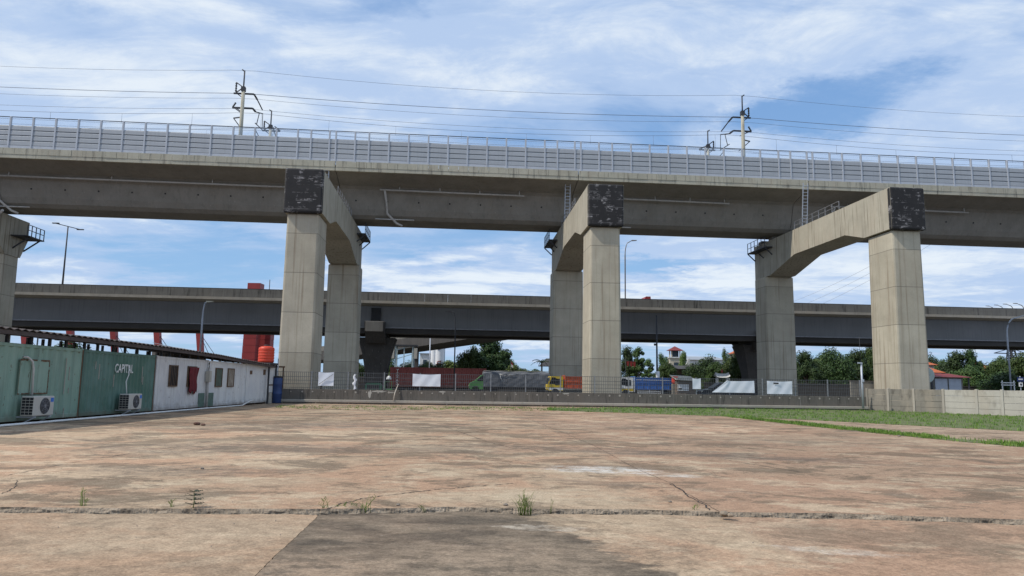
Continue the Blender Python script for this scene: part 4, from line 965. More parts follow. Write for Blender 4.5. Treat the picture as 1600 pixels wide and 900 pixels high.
# ================================================================== VEHICLES
def wheel(T, x, y, r, wd=.22, z0=.0):
    W_ = bpy.data.objects.new('wheel', None)
    mb = MB(); mb.lathe([(r*.55, -wd/2), (r*.92, -wd/2), (r, -wd/2+.03), (r, wd/2-.03), (r*.92, wd/2), (r*.55, wd/2)], (x, y, r+z0), 20, 'y'); a = mb.build('tyre', BLACK, None)
    mb = MB(); mb.lathe([(r*.55, -wd/2+.02), (r*.45, -wd/2+.06), (r*.15, -wd/2+.03), (.02, -wd/2+.03)], (x, y, r+z0), 16, 'y'); b = mb.build('rim', STEEL, None)
    bpy.data.objects.remove(W_)
    wm = MB(); wm.lathe([(r*.2, -wd/2+.04), (r*.2, wd/2-.04)], (x, y, r+z0), 10, 'y'); h = wm.build('wheel', DARKM, T); a.parent = h; b.parent = h
def dump_truck(label, loc, cab_m, bed_m, trim, bed_len=4.1, group='small dump trucks parked under the railway viaduct', guard=False):
    T = thing('dump_truck', label, 'truck', loc, A, group)
    prof = [(.10, .55), (.0, .9), (.02, 1.15), (.28, 1.92), (.40, 2.0), (1.45, 2.0), (1.50, 1.9), (1.50, .55)]
    MB().prism(prof, 'y', .05, 1.85).build('cab', cab_m, T, bevel=.05)
    MB().prism([(.16, 1.24), (.40, 1.86), (.75, 1.86), (.85, 1.75), (1.28, 1.70), (1.28, 1.16), (.8, 1.10), (.62, 1.2)], 'y', .036, .055).build('side_window', GLASS, T)
    MB().prism([(.16, 1.24), (.40, 1.86), (1.28, 1.80), (1.28, 1.16)], 'y', 1.845, 1.864).build('side_window', GLASS, T)
    mb = MB(); mb.add([(.035, .15, 1.25), (.035, 1.75, 1.25), (.275, 1.70, 1.86), (.275, .20, 1.86), (.02, .15, 1.255), (.02, 1.75, 1.255), (.26, 1.70, 1.865), (.26, .20, 1.865)], [(0,1,2,3),(4,7,6,5),(0,4,5,1),(1,5,6,2),(2,6,7,3),(3,7,4,0)]); mb.build('windscreen', GLASS, T)
    MB().box(-.06, .12, .05, 1.85, .45, .62).build('bumper', BLACK, T, bevel=.02)
    for y in (.12, 1.5): MB().box(-.02, .06, y, y+.26, .72, .86).build('headlight', LAMPW, T, bevel=.02)
    mb = MB(); mb.bar((.15, .03, 1.6), (-.08, -.12, 1.6), .015); mb.box(-.12, -.06, -.22, -.04, 1.35, 1.75); mb.build('mirror', BLACK, T)
    MB().box(.3, 1.65+bed_len, .55, .75, .45, .62).box(.3, 1.65+bed_len, 1.15, 1.35, .45, .62).build('chassis', BLACK, T)
    b0, b1 = 1.68, 1.68+bed_len; mb = MB()
    mb.box(b0, b1, 0, 1.95, .85, .92); mb.box(b0, b1, 0, .06, .92, 1.98); mb.box(b0, b1, 1.89, 1.95, .92, 1.98); mb.box(b0, b0+.06, .06, 1.89, .92, 2.08); mb.box(b1-.06, b1, .06, 1.89, .92, 1.98)
    mb.build('bed', bed_m, T, bevel=.01)
    mb = MB(); n = 6
    for k in range(n+1): x = b0+k*(bed_len-.08)/n; mb.box(x, x+.08, -.05, -.001, .80, 1.98)
    mb.box(b0, b1, -.06, -.001, 1.90, 1.985); mb.box(b0, b1, -.06, -.001, 1.40, 1.48); mb.box(b0, b1, -.07, -.001, .80, .88); mb.build('bed_ribs', bed_m, T)
    if guard:
        mb = MB()
        for z in (.45, .62): mb.box(b0+.2, b0+2.6, -.04, 0, z, z+.06)
        for x in (b0+.2, b0+1.4, b0+2.55): mb.box(x, x+.05, -.03, 0, .45, .84)
        mb.bar((b0-.1, -.02, .55), (b0-.1, -.02, 2.05), .035); mb.bar((b0+.1, -.02, 1.75), (b0+3.8, -.06, 1.72), .02); mb.build('side_guard', WHITEP, T)
    MB().box(.1, 1.5, .045, .052, .62, .86).build('cab_stripe', trim, T)
    for x in (.75, b1-1.1):
        for y in (.15, 1.75): wheel(T, x, y, .40)
    return T
YEL = surf('yellow_cab_paint', (.60, .42, .03), .4, 0, .06, 1, dirt=.2); ORG = surf('orange_bed_paint', (.50, .09, .025), .5, 0, .12, 1.5, dirt=.4); WCAB = surf('white_cab_paint', (.68, .67, .63), .4, 0, .06, 1, dirt=.2)
BLU = surf('blue_bed_paint', (.04, .14, .42), .5, 0, .12, 1.5, dirt=.4)
p = at(856, 600, 72.5); dump_truck('dump truck with yellow cab and orange bed, left of the middle front column', (p.x, p.y, .5), YEL, ORG, WCAB)
p = at(966, 600, 72.5); dump_truck('dump truck with white cab and blue bed, right of the middle front column', (p.x, p.y, .5), WCAB, BLU, YEL, guard=True)
# container trailer with green tractor, grey tarpaulin trailer
REDC = painted('red_container_paint', (.24, .06, .05), (.30, .08, .065), (.14, .035, .03))
p = at(609, 600, 97); TS = thing('semi_trailer', 'low flat trailer carrying the red container under the road viaduct', 'trailer', (p.x, p.y, .5), A)
mb = MB(); mb.box(.0, 13.2, .3, 2.1, .42, .58); mb.build('trailer_bed', BLACK, TS)
for x in (1.5, 2.7, 3.9, 11.5):
    for y in (.3, 2.1): wheel(TS, x, y, .40, .28)
RC = container('long dark red container on a trailer with white lettering at its left end', 12.6, REDC, (p.x, p.y, 1.08), A, None, H=2.6, z0=.02, pitch=.30, depth=.04)
text('lettering', ['T', 'E', 'X', 'A', 'S'], .52, WHITEP, RC, (.95, -.012, 1.30), vertical=True, ext=.004, sx=.9)
def tractor(label, loc, mt):
    T = thing('truck_tractor', label, 'truck', loc, A)
    MB().prism([(.1, .5), (.0, .95), (.2, 1.3), (.75, 1.55), (1.55, 2.25), (1.7, 2.3), (2.1, 2.3), (2.1, .5)], 'y', .1, 2.4).build('cab', mt, T, bevel=.08)
    MB().prism([(.95, 1.62), (1.55, 2.12), (1.85, 2.12), (1.85, 1.5), (1.0, 1.5)], 'y', .085, .11).build('side_window', GLASS, T)
    MB().box(-.05, .2, .1, 2.4, .4, .62).build('bumper', BLACK, T, bevel=.03)
    MB().box(.3, 3.6, .8, 1.7, .45, .65).build('chassis', BLACK, T)
    for y in (.2, 2.0): MB().box(-.01, .08, y, y+.3, .85, 1.0).build('headlight', LAMPW, T)
    for x in (.8, 3.0):
        for y in (.25, 2.25): wheel(T, x, y, .48, .3)
    return T
GRN = surf('green_cab_paint', (.085, .26, .07), .4, 0, .08, 1, dirt=.1)
p = at(733, 600, 90); tractor('bright green truck cab pulling the grey tarpaulin trailer', (p.x, p.y, .5), GRN)
p = at(755, 600, 90); T = thing('covered_trailer', 'long trailer under a grey tarpaulin behind the green cab', 'trailer', (p.x, p.y, .5), A)
TARP = surf('grey_tarpaulin', (.17, .18, .20), .65, 0, .15, 1.2, dirt=.3, dirt_col=(.10, .11, .12), streak=.2)
mb = MB(); n = 48; vs = []; Lt = 11.0
for i in range(n+1):
    x = Lt*i/n
    for (y, z) in ((0, .85), (-.02, 1.3), (-.03, 1.8), (0, 2.45), (.12, 2.62), (1.2, 2.70), (2.3, 2.62), (2.42, 2.45), (2.42, .85)): vs.append((x, y+.03*math.sin(x*5.1+z*4), z+.025*math.sin(x*2.3+y*3)))
fs = [(i*9+k, (i+1)*9+k, (i+1)*9+k+1, i*9+k+1) for i in range(n) for k in range(8)] + [tuple(range(9)), tuple(n*9+k for k in range(9))[::-1]]
mb.add(vs, fs, False); mb.build('tarpaulin', TARP, T)
mb = MB(); mb.tube([(2.0, -.09, 2.4), (2.15, -.09, 1.8), (2.6, -.09, 1.1)], .035, 5); mb.tube([(2.05, -.09, 2.35), (2.6, -.09, 2.15), (3.2, -.09, 2.3), (3.9, -.09, 2.3)], .025, 5); mb.build('rope', WHITEP, T)
MB().box(0, Lt, -.02, 2.44, .55, .84).build('trailer_bed', BLACK, T)
MB().box(0, Lt, .05, .12, 2.72, 2.78).build('top_edge', PREL, T)
for x in (7.2, 8.4, 9.6):
    for y in (.25, 2.2): wheel(T, x, y, .45, .3)
# dark car
p = at(1097, 605, 64); T = thing('parked_car', 'dark grey car parked behind the fence, its rear hidden by the white tarp', 'car', (p.x, p.y, .5), A)
CARP = surf('dark_car_paint', (.035, .038, .045), .25, .3, .05, 1, spec=.6)
MB().prism([(.05, .35), (.0, .65), (.12, .85), (1.1, 1.0), (1.85, 1.50), (2.1, 1.56), (3.6, 1.52), (4.15, 1.05), (4.3, .95), (4.32, .4)], 'y', .05, 1.75).build('body', CARP, T, bevel=.09)
MB().prism([(1.28, 1.02), (1.92, 1.44), (2.55, 1.48), (2.55, 1.02)], 'y', .035, .06).build('side_window', GLASS, T)
MB().prism([(2.65, 1.02), (2.65, 1.48), (3.5, 1.44), (3.85, 1.08)], 'y', .035, .06).build('side_window', GLASS, T)
mb = MB(); mb.add([(1.08, .18, 1.02), (1.08, 1.62, 1.02), (1.80, 1.5, 1.50), (1.80, .3, 1.50)], [(0, 1, 2, 3)]); o = mb.build('windscreen', GLASS, T); o.modifiers.new('thick', 'SOLIDIFY').thickness = .03
for y in (.12, 1.38): MB().box(.03, .22, y, y+.3, .66, .80).build('headlight', LAMPW, T, bevel=.03)
for x in (.85, 3.45):
    for y in (.14, 1.66): wheel(T, x, y, .33, .2)
MB().box(1.25, 1.42, -.12, .04, 1.0, 1.12).build('mirror', CARP, T, bevel=.03)
# stall with a small orange tank, green machines
p = at(1058, 605, 70); T = thing('roadside_stall', 'small roadside stall with beige sheet roof and white sign board beside the blue dump truck', 'stall', (p.x, p.y, .5), A)
mb = MB(); mb.add([(-.2, -.3, 1.75), (1.9, -.3, 1.65), (1.9, 1.8, 2.1), (-.2, 1.8, 2.2), (-.2, -.3, 1.80), (1.9, -.3, 1.70), (1.9, 1.8, 2.15), (-.2, 1.8, 2.25)], [(0,3,2,1),(4,5,6,7),(0,1,5,4),(1,2,6,5),(2,3,7,6),(3,0,4,7)]); mb.build('roof', surf('beige_sheet', (.42, .38, .31), .7, 0, .2, 1, dirt=.4), T)
MB().box(0, 1.7, 0, 1.5, 0, 1.68).build('stall_body', surf('brown_board', (.17, .13, .10), .8, 0, .3, 2, dirt=.4), T)
MB().box(.05, 1.1, -.05, -.005, .75, 1.35).build('sign_board', WHITEP, T); MB().box(.1, .45, -.06, -.051, .85, 1.0).build('sign_mark', DARKM, T)
p = at(1055, 605, 71); T = thing('small_tank', 'small orange tank raised behind the blue bed of the dump truck', 'water tank', (p.x, p.y, .5), 0)
MB().lathe([(.28, 1.4), (.32, 1.5), (.32, 2.0), (.25, 2.1)], (0, 0, 0), 16).build('tank_body', surf('orange_red_plastic', (.60, .06, .03), .5), T); MB().box(-.3, .3, -.3, .3, 0, 1.39).build('pedestal', PRED, T)
GRM = surf('green_machine_paint', (.03, .10, .06), .5, 0, .2, 1, dirt=.3)
p = at(570, 605, 68); T = thing('green_compressor', 'low dark green machine on wheels behind the fence, left of the red container', 'machine', (p.x, p.y, .5), A)
MB().prism([(0, .35), (0, .85), (.15, 1.05), (1.35, 1.05), (1.5, .85), (1.5, .35)], 'y', 0, .9).build('housing', GRM, T, bevel=.05)
for x in (.35, 1.15): 
    for y in (.0, .9): wheel(T, x, y, .25, .15)
MB().box(.2, 1.3, -.012, -.002, .5, .85).build('grille', BLACK, T)
MB().tube([(1.5, .45, .5), (2.1, .45, .4)], .04, 6).build('tow_bar', DARKM, T)
p = at(600, 605, 70); T = thing('light_green_cart', 'small light green cart with a white cover at the left end of the red container', 'cart', (p.x, p.y, .5), A)
MB().box(0, .75, 0, .7, .3, .55).build('tray', GRN, T, bevel=.03); mb = MB()
for x in (.05, .7): mb.bar((x, .05, .55), (x, .05, 1.25), .03)
mb.bar((0, .05, 1.2), (.75, .05, 1.2), .03); mb.build('frame', GRN, T)
MB().lathe([(.02, 1.75), (.18, 1.65), (.25, 1.45), (.24, 1.40)], (.4, .3, 0), 12).build('cover', WHITEP, T)
for y in (0, .7): wheel(T, .35, y, .2, .1)

# ================================================================== LAMPS, POLES, MASTS
def lamp(label, base, h, arm, up, name='street_lamp', r=.09, mt=STEEL, double=False, group='street lamps', z0=None, rz=0):
    T = thing(name, label, 'street lamp', base, rz, group)
    pts = [(0, 0, 0), (0, 0, h*.80)]
    if not double:
        for k in range(1, 9): a = PI/2*k/8; pts.append((arm*.55*(1-math.cos(a)), 0, h*.80+(h*.2)*math.sin(a)))
        pts.append((arm, 0, h+up)); rs = [r]*2 + [r*.75]*8 + [r*.5]
        MB().tube(pts, rs, 8).build('pole', mt, T)
        mb = MB(); s_ = 1 if arm > 0 else -1; mb.prism([(arm, h+up-.06), (arm+s_*.7, h+up-.0), (arm+s_*.75, h+up+.08), (arm, h+up+.08)], 'y', -.16, .16); mb.build('lamp_head', LAMPW if mt is STEEL else mt, T, bevel=.02)
    else:
        MB().tube([(0, 0, 0), (0, 0, h)], [r, r*.6], 8).build('pole', mt, T)
        mb = MB(); mb.bar((-arm, 0, h+.45), (arm, 0, h-.35), .05); mb.build('cross_arm', mt, T)
        for s_ in (-1, 1): mb = MB(); mb.box(s_*arm-.45, s_*arm+.45, -.12, .12, h-s_*.42, h-s_*.42+.12); mb.build('lamp_head', mt, T)
    return T
p = at(98, 441, 98); lamp('double-armed lamp post standing on the road viaduct at the left', (p.x, p.y, 12.05), 9.9, 1.7, 0, mt=DARKM, double=True, r=.13)
p = at(312, 560, 84); q = at(330, 471, 84); lamp('lamp post with a curved arm and pale head above the container row', (p.x, p.y, .5), q.z-.7, q.x-p.x-.5, .15, r=.11)
p = at(60, 520, 100); q = at(80, 489, 100); lamp('small curved lamp post at the far left before the road viaduct', (p.x, p.y, .5), q.z-.7, q.x-p.x, .1, r=.10)
p = at(977, 466, 100); q = at(985, 376, 100); lamp('tall thin lamp post on the road viaduct right of the middle pier', (p.x, p.y, 12.05), q.z-12.3, .9, .25, mt=RAIL, r=.09)
p = at(710, 575, 88); q = at(706, 487, 88); lamp('thin dark lamp post in front of the road viaduct, between portals', (p.x, p.y, .5), q.z-.6, -.5, .1, mt=DARKM, r=.08)
p = at(1577, 570, 88); q = at(1600, 493, 88); lamp('tall curved lamp post near the right edge', (p.x, p.y, .5), q.z-.8, q.x-p.x, .3, r=.10)
for k, (px, py) in enumerate(((1546, 478), (1560, 476.5), (1575, 475), (1592, 474))):
    p = at(px+9, 490, 140+10*(3-k)); q = at(px, py, 140+10*(3-k))
    lamp(['farthest and smallest', 'second farthest', 'second nearest', 'nearest and largest'][k]+' of the lamp heads above the far parapet at the right', (p.x, p.y, 12.0), q.z-12.3, -1.3, .25, mt=RAIL, r=.10, group='row of lamps beyond the road viaduct')
p = at(421, 449, 99); q = at(421, 437, 99)
T = thing('marker_pole', 'short thin pole on the road viaduct parapet left of the first portal', 'pole', (p.x, p.y, 12.05), 0); MB().tube([(0, 0, 0), (0, 0, q.z-12.05)], .05, 6).build('rod', DARKM, T)
p = at(1006, 470, 99); q = at(1004, 463, 99)
T = thing('red_vehicle_top', 'red cab roof of a truck on the road viaduct showing above the parapet', 'truck', (p.x, p.y, 12.05), A); MB().prism([(0, .5), (0, 1.1), (.3, q.z-12.05), (.95, q.z-12.05), (1.0, .5)], 'y', 0, 2.2).build('cab', RED, T, bevel=.06); wheel(T, .5, .2, .45); wheel(T, .5, 2.0, .45)
p = at(1348, 620, 55.5); q = at(1347, 563, 55.5); T = thing('camera_pole', 'grey camera pole with a lightning rod at the right end of the fence', 'pole', (p.x, p.y, .5), 0)
MB().tube([(0, 0, -.3), (0, 0, q.z-.7)], [.08, .07], 10).build('pole', STEEL, T); MB().tube([(-.05, 0, q.z-.7), (-.05, 0, q.z+1.3)], .018, 6).build('rod', DARKM, T)
MB().box(-.28, .06, -.1, .02, q.z-.75, q.z-.66).build('camera_body', STEEL, T); MB().box(-.08, .10, -.18, -.08, 1.65, 1.85).build('junction_box', STEEL, T, bevel=.02)
p = at(1027, 605, 80); q = at(1027, 493, 80); T = thing('camera_mast', 'dark slender mast with a small camera bracket, above the blue dump truck', 'pole', (p.x, p.y, .5), 0)
MB().tube([(0, 0, 0), (0, 0, q.z-.5)], [.12, .07], 8).build('pole', DARKM, T); MB().box(-.3, -.05, -.1, .1, at(1027, 540, 80).z-.5, at(1027, 540, 80).z-.28).build('camera_body', DARKM, T)
p = at(671, 575, 125); q = at(671, 523, 125); T = thing('lightning_mast', 'thin grey mast with a white tip beside the white silos', 'pole', (p.x, p.y, .5), 0)
MB().tube([(0, 0, 0), (0, 0, q.z-.8)], .09, 6).build('pole', STEEL, T); MB().lathe([(.05, 0), (.2, .15), (.05, .7)], (0, 0, q.z-.8), 8).build('tip', WHITEP, T)
# steel equipment gantry
p = at(620, 575, 120); q = at(630, 541, 120); T = thing('steel_gantry', 'pale steel gantry with a top platform behind the red container', 'gantry', (p.x, p.y, .5), 0)
mb = MB(); H_ = q.z-.5
for x in (-.3, 2.5): mb.bar((x, 0, 0), (x, 0, H_), .10); mb.bar((x, 1.6, 0), (x, 1.6, H_), .10)
for k in range(5):
    z = H_*(k+.5)/5; mb.bar((-.3, 0, z), (2.5, 0, z+H_/8), .05)
mb.bar((1.1, 0, 0), (1.1, 0, H_), .07); mb.build('frame', surf('pale_green_steel', (.42, .50, .50), .5, .2), T); MB().box(-.6, 3.1, -.3, 1.9, H_, H_+.25).build('platform', DARKM, T)
for x in (-.7, 3.0): MB().box(x-.25, x+.25, -.4, .2, H_-2.0, H_-.3).build('equipment_box', PREL, T)
# white silos
for px, lab in ((678, 'white silo standing half behind its twin'), (686.5, 'front white silo with red loop marks')):
    Y = 170 if px > 680 else 174; p = at(px, 575, Y); q = at(px, 528, Y); T = thing('white_silo', lab+', beyond the treetops', 'silo', (p.x, p.y, .5), 0, 'white silos'); H_ = q.z+2
    rr = .85 if px < 680 else 1.0
    MB().lathe([(rr*.95, 0), (rr, .1)] + [(rr, H_*k/8) for k in range(1, 8)] + [(rr, H_), (rr*.6, H_+.6)], (0, 0, 0), 20).build('silo_body', surf('silo_white', (.72, .72, .72), .5, 0, .04, 1, dirt=.1), T)
    if px > 680:
        for z in (H_*.42, H_*.66):
            mb = MB(); pts = []
            for k in range(15): a = PI*(.15+1.7*k/14); xx = .45*math.cos(a); yy = -math.sqrt(max(.05, 1.03**2-xx*xx)); pts.append((xx, yy, z+.35*math.sin(a)))
            mb.tube(pts, .09, 5); mb.bar((-.5, -.95, z-.3), (-.2, -1.03, z-.32), .12); mb.build('red_mark', RED, T)
        mb = MB(); mb.bar((1.12, 0, 0), (1.12, 0, H_), .05); mb.bar((1.12, .4, 0), (1.12, .4, H_), .05); mb.build('ladder', DARKM, T)
# power pylon and wires at the right
def pylon(label, px, Y, H_, bw):
    p = at(px, 590, Y); T = thing('lattice_pylon', label, 'pylon', (p.x, p.y, .5), .3, 'lattice pylons')
    mb = MB(); lv = 9
    for k in range(lv):
        z0, z1 = H_*k/lv, H_*(k+1)/lv; b0, b1 = bw*(1-.8*k/lv), bw*(1-.8*(k+1)/lv); c0 = [(-b0,-b0),(b0,-b0),(b0,b0),(-b0,b0)]; c1_ = [(-b1,-b1),(b1,-b1),(b1,b1),(-b1,b1)]
        for i in range(4):
            j = (i+1) % 4; mb.bar((*c0[i], z0), (*c1_[i], z1), .10); mb.bar((*c0[i], z0), (*c1_[j], z1), .05); mb.bar((*c0[j], z0), (*c1_[i], z1), .05); mb.bar((*c0[i], z0), (*c0[j], z0), .05)
    mb.build('lattice', DARKM, T)
    mb = MB()
    for z in (H_*.62, H_*.78, H_*.94): mb.bar((-5, 0, z), (5, 0, z), .10); mb.bar((-5, 0, z), (0, 0, z+1.2), .06); mb.bar((5, 0, z), (0, 0, z+1.2), .06)
    mb.build('cross_arm', DARKM, T)
pylon('dark lattice pylon behind the trees near the right edge', 1583, 165, 12.5, 1.5)
for k in range(3):
    a = at(1150, 520-12*k, 260); b = at(1470, 372-10*k, 150); mb = MB(); mb.tube([a.lerp(b, f/20)-Vector((0, 0, 3*4*(f/20)*(1-f/20))) for f in range(21)] + [b+(b-a)*.6+Vector((0, 0, 2))], .03, 5)
    tag(mb.build('power_line', surf('pale_wire', (.35, .38, .42), .5)), ['lowest', 'middle', 'highest'][k]+' of the faint power lines crossing the sky behind the right portal', 'wire', 'faint power lines at the right')

# red guyed masts and red towers on the left
for k, px in enumerate((40, 111, 179, 247, 313)):
    Y = 132; p = at(px+1, 560, Y); q = at(px-2, 500, Y); p2 = Vector((p.x, p.y, .5)); d = (q-p); top = p + d*(( 12.2-p.z)/d.z)
    T = thing('red_mast', ['red mast nearest the dark pier at the left', 'second red mast from the left, above the pale green container', 'red mast standing midway along the row, above the dark green container', 'second red mast from right above join of green and white containers', 'rightmost red mast behind the curved lamp post'][k]+' (two cables)', 'mast', p2, 0, 'leaning red masts with stay cables')
    b0 = p + d*((.5-p.z)/d.z) - p2; tp = top-p2
    mb = MB(); n = 6
    for i in range(n):
        f0, f1 = i/n, (i+1)/n; c0, c1_ = b0.lerp(tp, f0), b0.lerp(tp, f1); r0, r1 = .38+.14*f0, .38+.14*f1
        mb.frustum((c0.x-r0, c0.x+r0, c0.y-.5, c0.y+.5), (c1_.x-r1, c1_.x+r1, c1_.y-.5, c1_.y+.5), c0.z+.004, c1_.z)
    mb.build('shaft', RED, T)
    for e in (3.6, 6.0):
        mb = MB(); mb.tube([tp-Vector((0, 0, 1.8)), Vector((e+.7, 0, 0))], .055, 5); mb.build('stay_cable', CABLE, T)
for k, (x0, x1, yt, Y) in enumerate(((380, 400, 443, 125), (403, 422, 500, 128))):
    p = at((x0+x1)/2, 560, Y); wd = (x1-x0)/FPX*Y/2; q = at((x0+x1)/2, yt, Y)
    T = thing('red_tower', ['tall red clad tower whose top rises above the road viaduct', 'red clad tower behind the orange water tank, ending below the road viaduct'][k], 'tower', (p.x, p.y, .5), 0, 'red clad towers')
    mb = MB(); H_ = q.z-.5; n = int(H_/1.15); lean = .02
    for i in range(n):
        z0, z1 = H_*i/n, H_*(i+1)/n; o = lean*z0; mb.box(-wd+o, wd+o, -1, 1, z0+.02, z1-.02)
    mb.build('cladding', RED, T); MB().prism([(-wd+.05, 0), (wd-.05, 0), (wd-.05+lean*H_*.95, H_*.98), (-wd+.05+lean*H_*.95, H_*.98)], 'y', -.9, .9).build('core', DARKM, T)

# ================================================================== FAR BUILDINGS
TILE = surf('orange_roof_tile', (.45, .12, .04), .8, 0, .2, 1.5, dirt=.2); MARO = surf('maroon_roof', (.20, .035, .035), .6, 0, .15, 1, dirt=.2); CREAM = surf('cream_wall', (.55, .49, .38), .8, 0, .1, 1, dirt=.2); WALLW = surf('white_wall', (.62, .62, .60), .8, 0, .1, 1, dirt=.2); GREY = surf('grey_roof', (.30, .32, .34), .6, .1, .1, 1); DWIN = surf('window_glass', (.05, .07, .09), .2, 0, .1, 1)
def hip(mb, x0, x1, y0, y1, z0, z1, e=.4, ridge=.5):
    cx = (x1-x0)*(1-ridge)/2; my = (y0+y1)/2
    mb.add([(x0-e, y0-e, z0), (x1+e, y0-e, z0), (x1+e, y1+e, z0), (x0-e, y1+e, z0), (x0+cx, my, z1), (x1-cx, my, z1)], [(0, 1, 5, 4), (1, 2, 5), (2, 3, 4, 5), (3, 0, 4), (0, 3, 2, 1)]); return mb
def house(label, px0, px1, ye, yr, Y, wall, roof, name='house', ridge=.5, dep=8, wins=3, cat='house', rz=0):
    a, b = at(px0, 600, Y), at(px1, 600, Y); ze, zr = at(px0, ye, Y).z-.5, at(px0, yr, Y).z-.5; T = thing(name, label, cat, (a.x, a.y, .5), rz); L = b.x-a.x
    MB().box(0, L, 0, dep, -.3, ze-.01).build('wall', wall, T); hip(MB(), 0, L, 0, dep, ze, zr, .5, ridge).build('roof', roof, T)
    for k in range(wins):
        x = L*(k+.5)/wins; f = MB().box(x-.6, x+.6, -.06, .0, ze*.45, ze*.85).build('window', WHITEP, T); MB().box(x-.5, x+.5, -.08, -.061, ze*.48, ze*.82).build('pane', DWIN, f)
    return T
house('orange tiled house with a stepped roof beside the right front column', 1440, 1472, 582, 569, 120, CREAM, TILE)
house('smaller upper roofed orange tiled block behind the stepped house', 1436, 1461, 570, 559, 128, WALLW, TILE, wins=2)
house('distant house with an orange tiled roof between trees at the right', 1538, 1556, 580, 565, 170, WALLW, TILE, wins=2, ridge=.3)
p = at(1456, 605, 75); q = at(1518, 590, 75); T = thing('kiosk', 'low kiosk with a maroon hipped roof and grey shutters behind the precast wall', 'kiosk', (p.x, p.y, .5), 0); L = q.x-p.x; ze = q.z-.5; zr = at(1480, 583, 75).z-.5
MB().box(.35, L-.75, .3, 3.5, 0, ze-.01).build('wall', PRED, T); hip(MB(), .2, L-.2, 0, 3.8, ze, zr, .2, .45).build('roof', MARO, T)
for k in range(2): MB().box(.5+k*1.4, 1.75+k*1.4, .24, .29, .1, ze-.15).build('shutter', STEEL, T)
for x in (0, L-.35): MB().box(x, x+.12, 0, .12, 0, ze-.01).build('post', DARKM, T)
p = at(1449, 605, 72); T = thing('round_sign', 'round pale sign board on a post at the foot of the right front column', 'sign', (p.x, p.y, .5), 0); zc = at(1449, 586, 72).z-.5
MB().lathe([(.75, -.03), (.78, 0), (.75, .03)], (0, 0, zc), 24, 'y').build('disc', surf('pale_green_board', (.40, .46, .42), .6), T); MB().tube([(0, .1, 0), (0, .1, zc)], .05, 6).build('post', DARKM, T)
MB().box(-.3, .3, -.036, -.031, zc-.05, zc+.05).box(-.05, .05, -.036, -.031, zc-.3, zc+.3).build('emblem', RAIL, T)
# blue and white sign with small objects right
p = at(1595, 600, 70); T = thing('road_sign', 'small blue and white road sign at the right edge behind the precast wall', 'sign', (p.x, p.y, .5), 0)
MB().tube([(0, .05, 0), (0, .05, 2.6)], .04, 6).build('post', STEEL, T); MB().box(-.3, .3, -.02, .02, 2.1, 2.5).build('blue_panel', surf('sign_blue', (.015, .03, .12), .4), T); MB().box(-.18, .18, -.02, .02, 1.62, 2.0).build('white_panel', WHITEP, T)
MB().box(-.2, .2, -.03, -.021, 2.26, 2.36).build('arrow_bar', WHITEP, T); MB().lathe([(.10, -.012), (.10, .0)], (0, -.021, 1.82), 12, 'y').build('emblem', DARKM, T)
p = at(1566, 600, 66); T = thing('tube_rack', 'white tubular rack behind the precast wall near the right edge', 'frame', (p.x, p.y, .5), 0)
mb = MB()
for x in (0, 1.05): mb.bar((x, 0, 0), (x, 0, 2.1), .035)
for z in (1.9, 1.7): mb.bar((-.1, 0, z), (1.15, 0, z), .035)
mb.build('frame_bar', WHITEP, T)
# low far shed and white building behind ramp
house('plain pale box building left of the white silos', 655, 671, 552, 551.5, 190, WALLW, GREY, 'industrial_building', .9, 10, 1, 'building')
# temple compound
p = at(1055, 605, 150); T = thing('temple_tower', 'cream tower with a red pyramid roof behind the blue dump truck', 'tower', (p.x, p.y, .5), 0); s_ = 150/FPX
z1, z2, z3 = at(1055, 548, 150).z-.5, at(1055, 541, 150).z-.5, at(1055, 560, 150).z-.5
MB().box(-1.3, 1.3, -1.3, 1.3, 0, z3).build('shaft', CREAM, T)
for x in (-.95, .75):
    for y in (-.95, .75): MB().box(x, x+.2, y, y+.2, z3+.25, z1).build('belfry_post', CREAM, T)
MB().box(-1.5, 1.5, -1.5, 1.5, z3+.001, z3+.25).build('balcony', WALLW, T); MB().box(-.6, .6, -.6, .6, z3+.25, z1).build('belfry_core', DWIN, T)
hip(MB(), -1.0, 1.0, -1.0, 1.0, z1, z2, .5, .02).build('roof', MARO, T)
f = MB().box(-.5, .5, -1.33, -1.301, z3*.70, z3*.88).build('window', DWIN, T)
def curved_roof(mb, L, dep, z, h, up):
    n = 16
    for i in range(n):
        f0, f1 = i/n, (i+1)/n; x0, x1 = L*f0, L*f1; u0, u1 = up*(2*f0-1)**4, up*(2*f1-1)**4
        vs = [(x0, -.3, z+u0), (x1, -.3, z+u1), (x1*.9+L*.05, dep*.5, z+h+u1*.8), (x0*.9+L*.05, dep*.5, z+h+u0*.8), (x1, dep+.3, z+u1), (x0, dep+.3, z+u0)]
        mb.add(vs, [(0, 1, 2, 3), (3, 2, 4, 5), (0, 5, 4, 1)])
    return mb
p = at(1048, 605, 120); T = thing('temple_hall', 'dark temple hall with layered upswept roofs behind the stall', 'temple', (p.x, p.y, .5), 0); zz0 = at(1050, 588, 120).z-.5
DROOF = surf('dark_roof_tile', (.06, .055, .055), .7, 0, .2, 1.5); BROWN = surf('brown_wall', (.20, .13, .09), .8, 0, .2, 1)
MB().box(.4, 4.4, 0, 4, 0, zz0).build('wall', BROWN, T); curved_roof(MB(), 4.8, 4, zz0+.01, .5, .35).build('roof', GREY, T); MB().box(.8, 4.0, .6, 3.4, zz0+.3, zz0+1.2).build('upper_wall', BROWN, T)
curved_roof(MB(), 4.2, 3.6, zz0+1.21, .6, .45).build('upper_roof', DROOF, T)
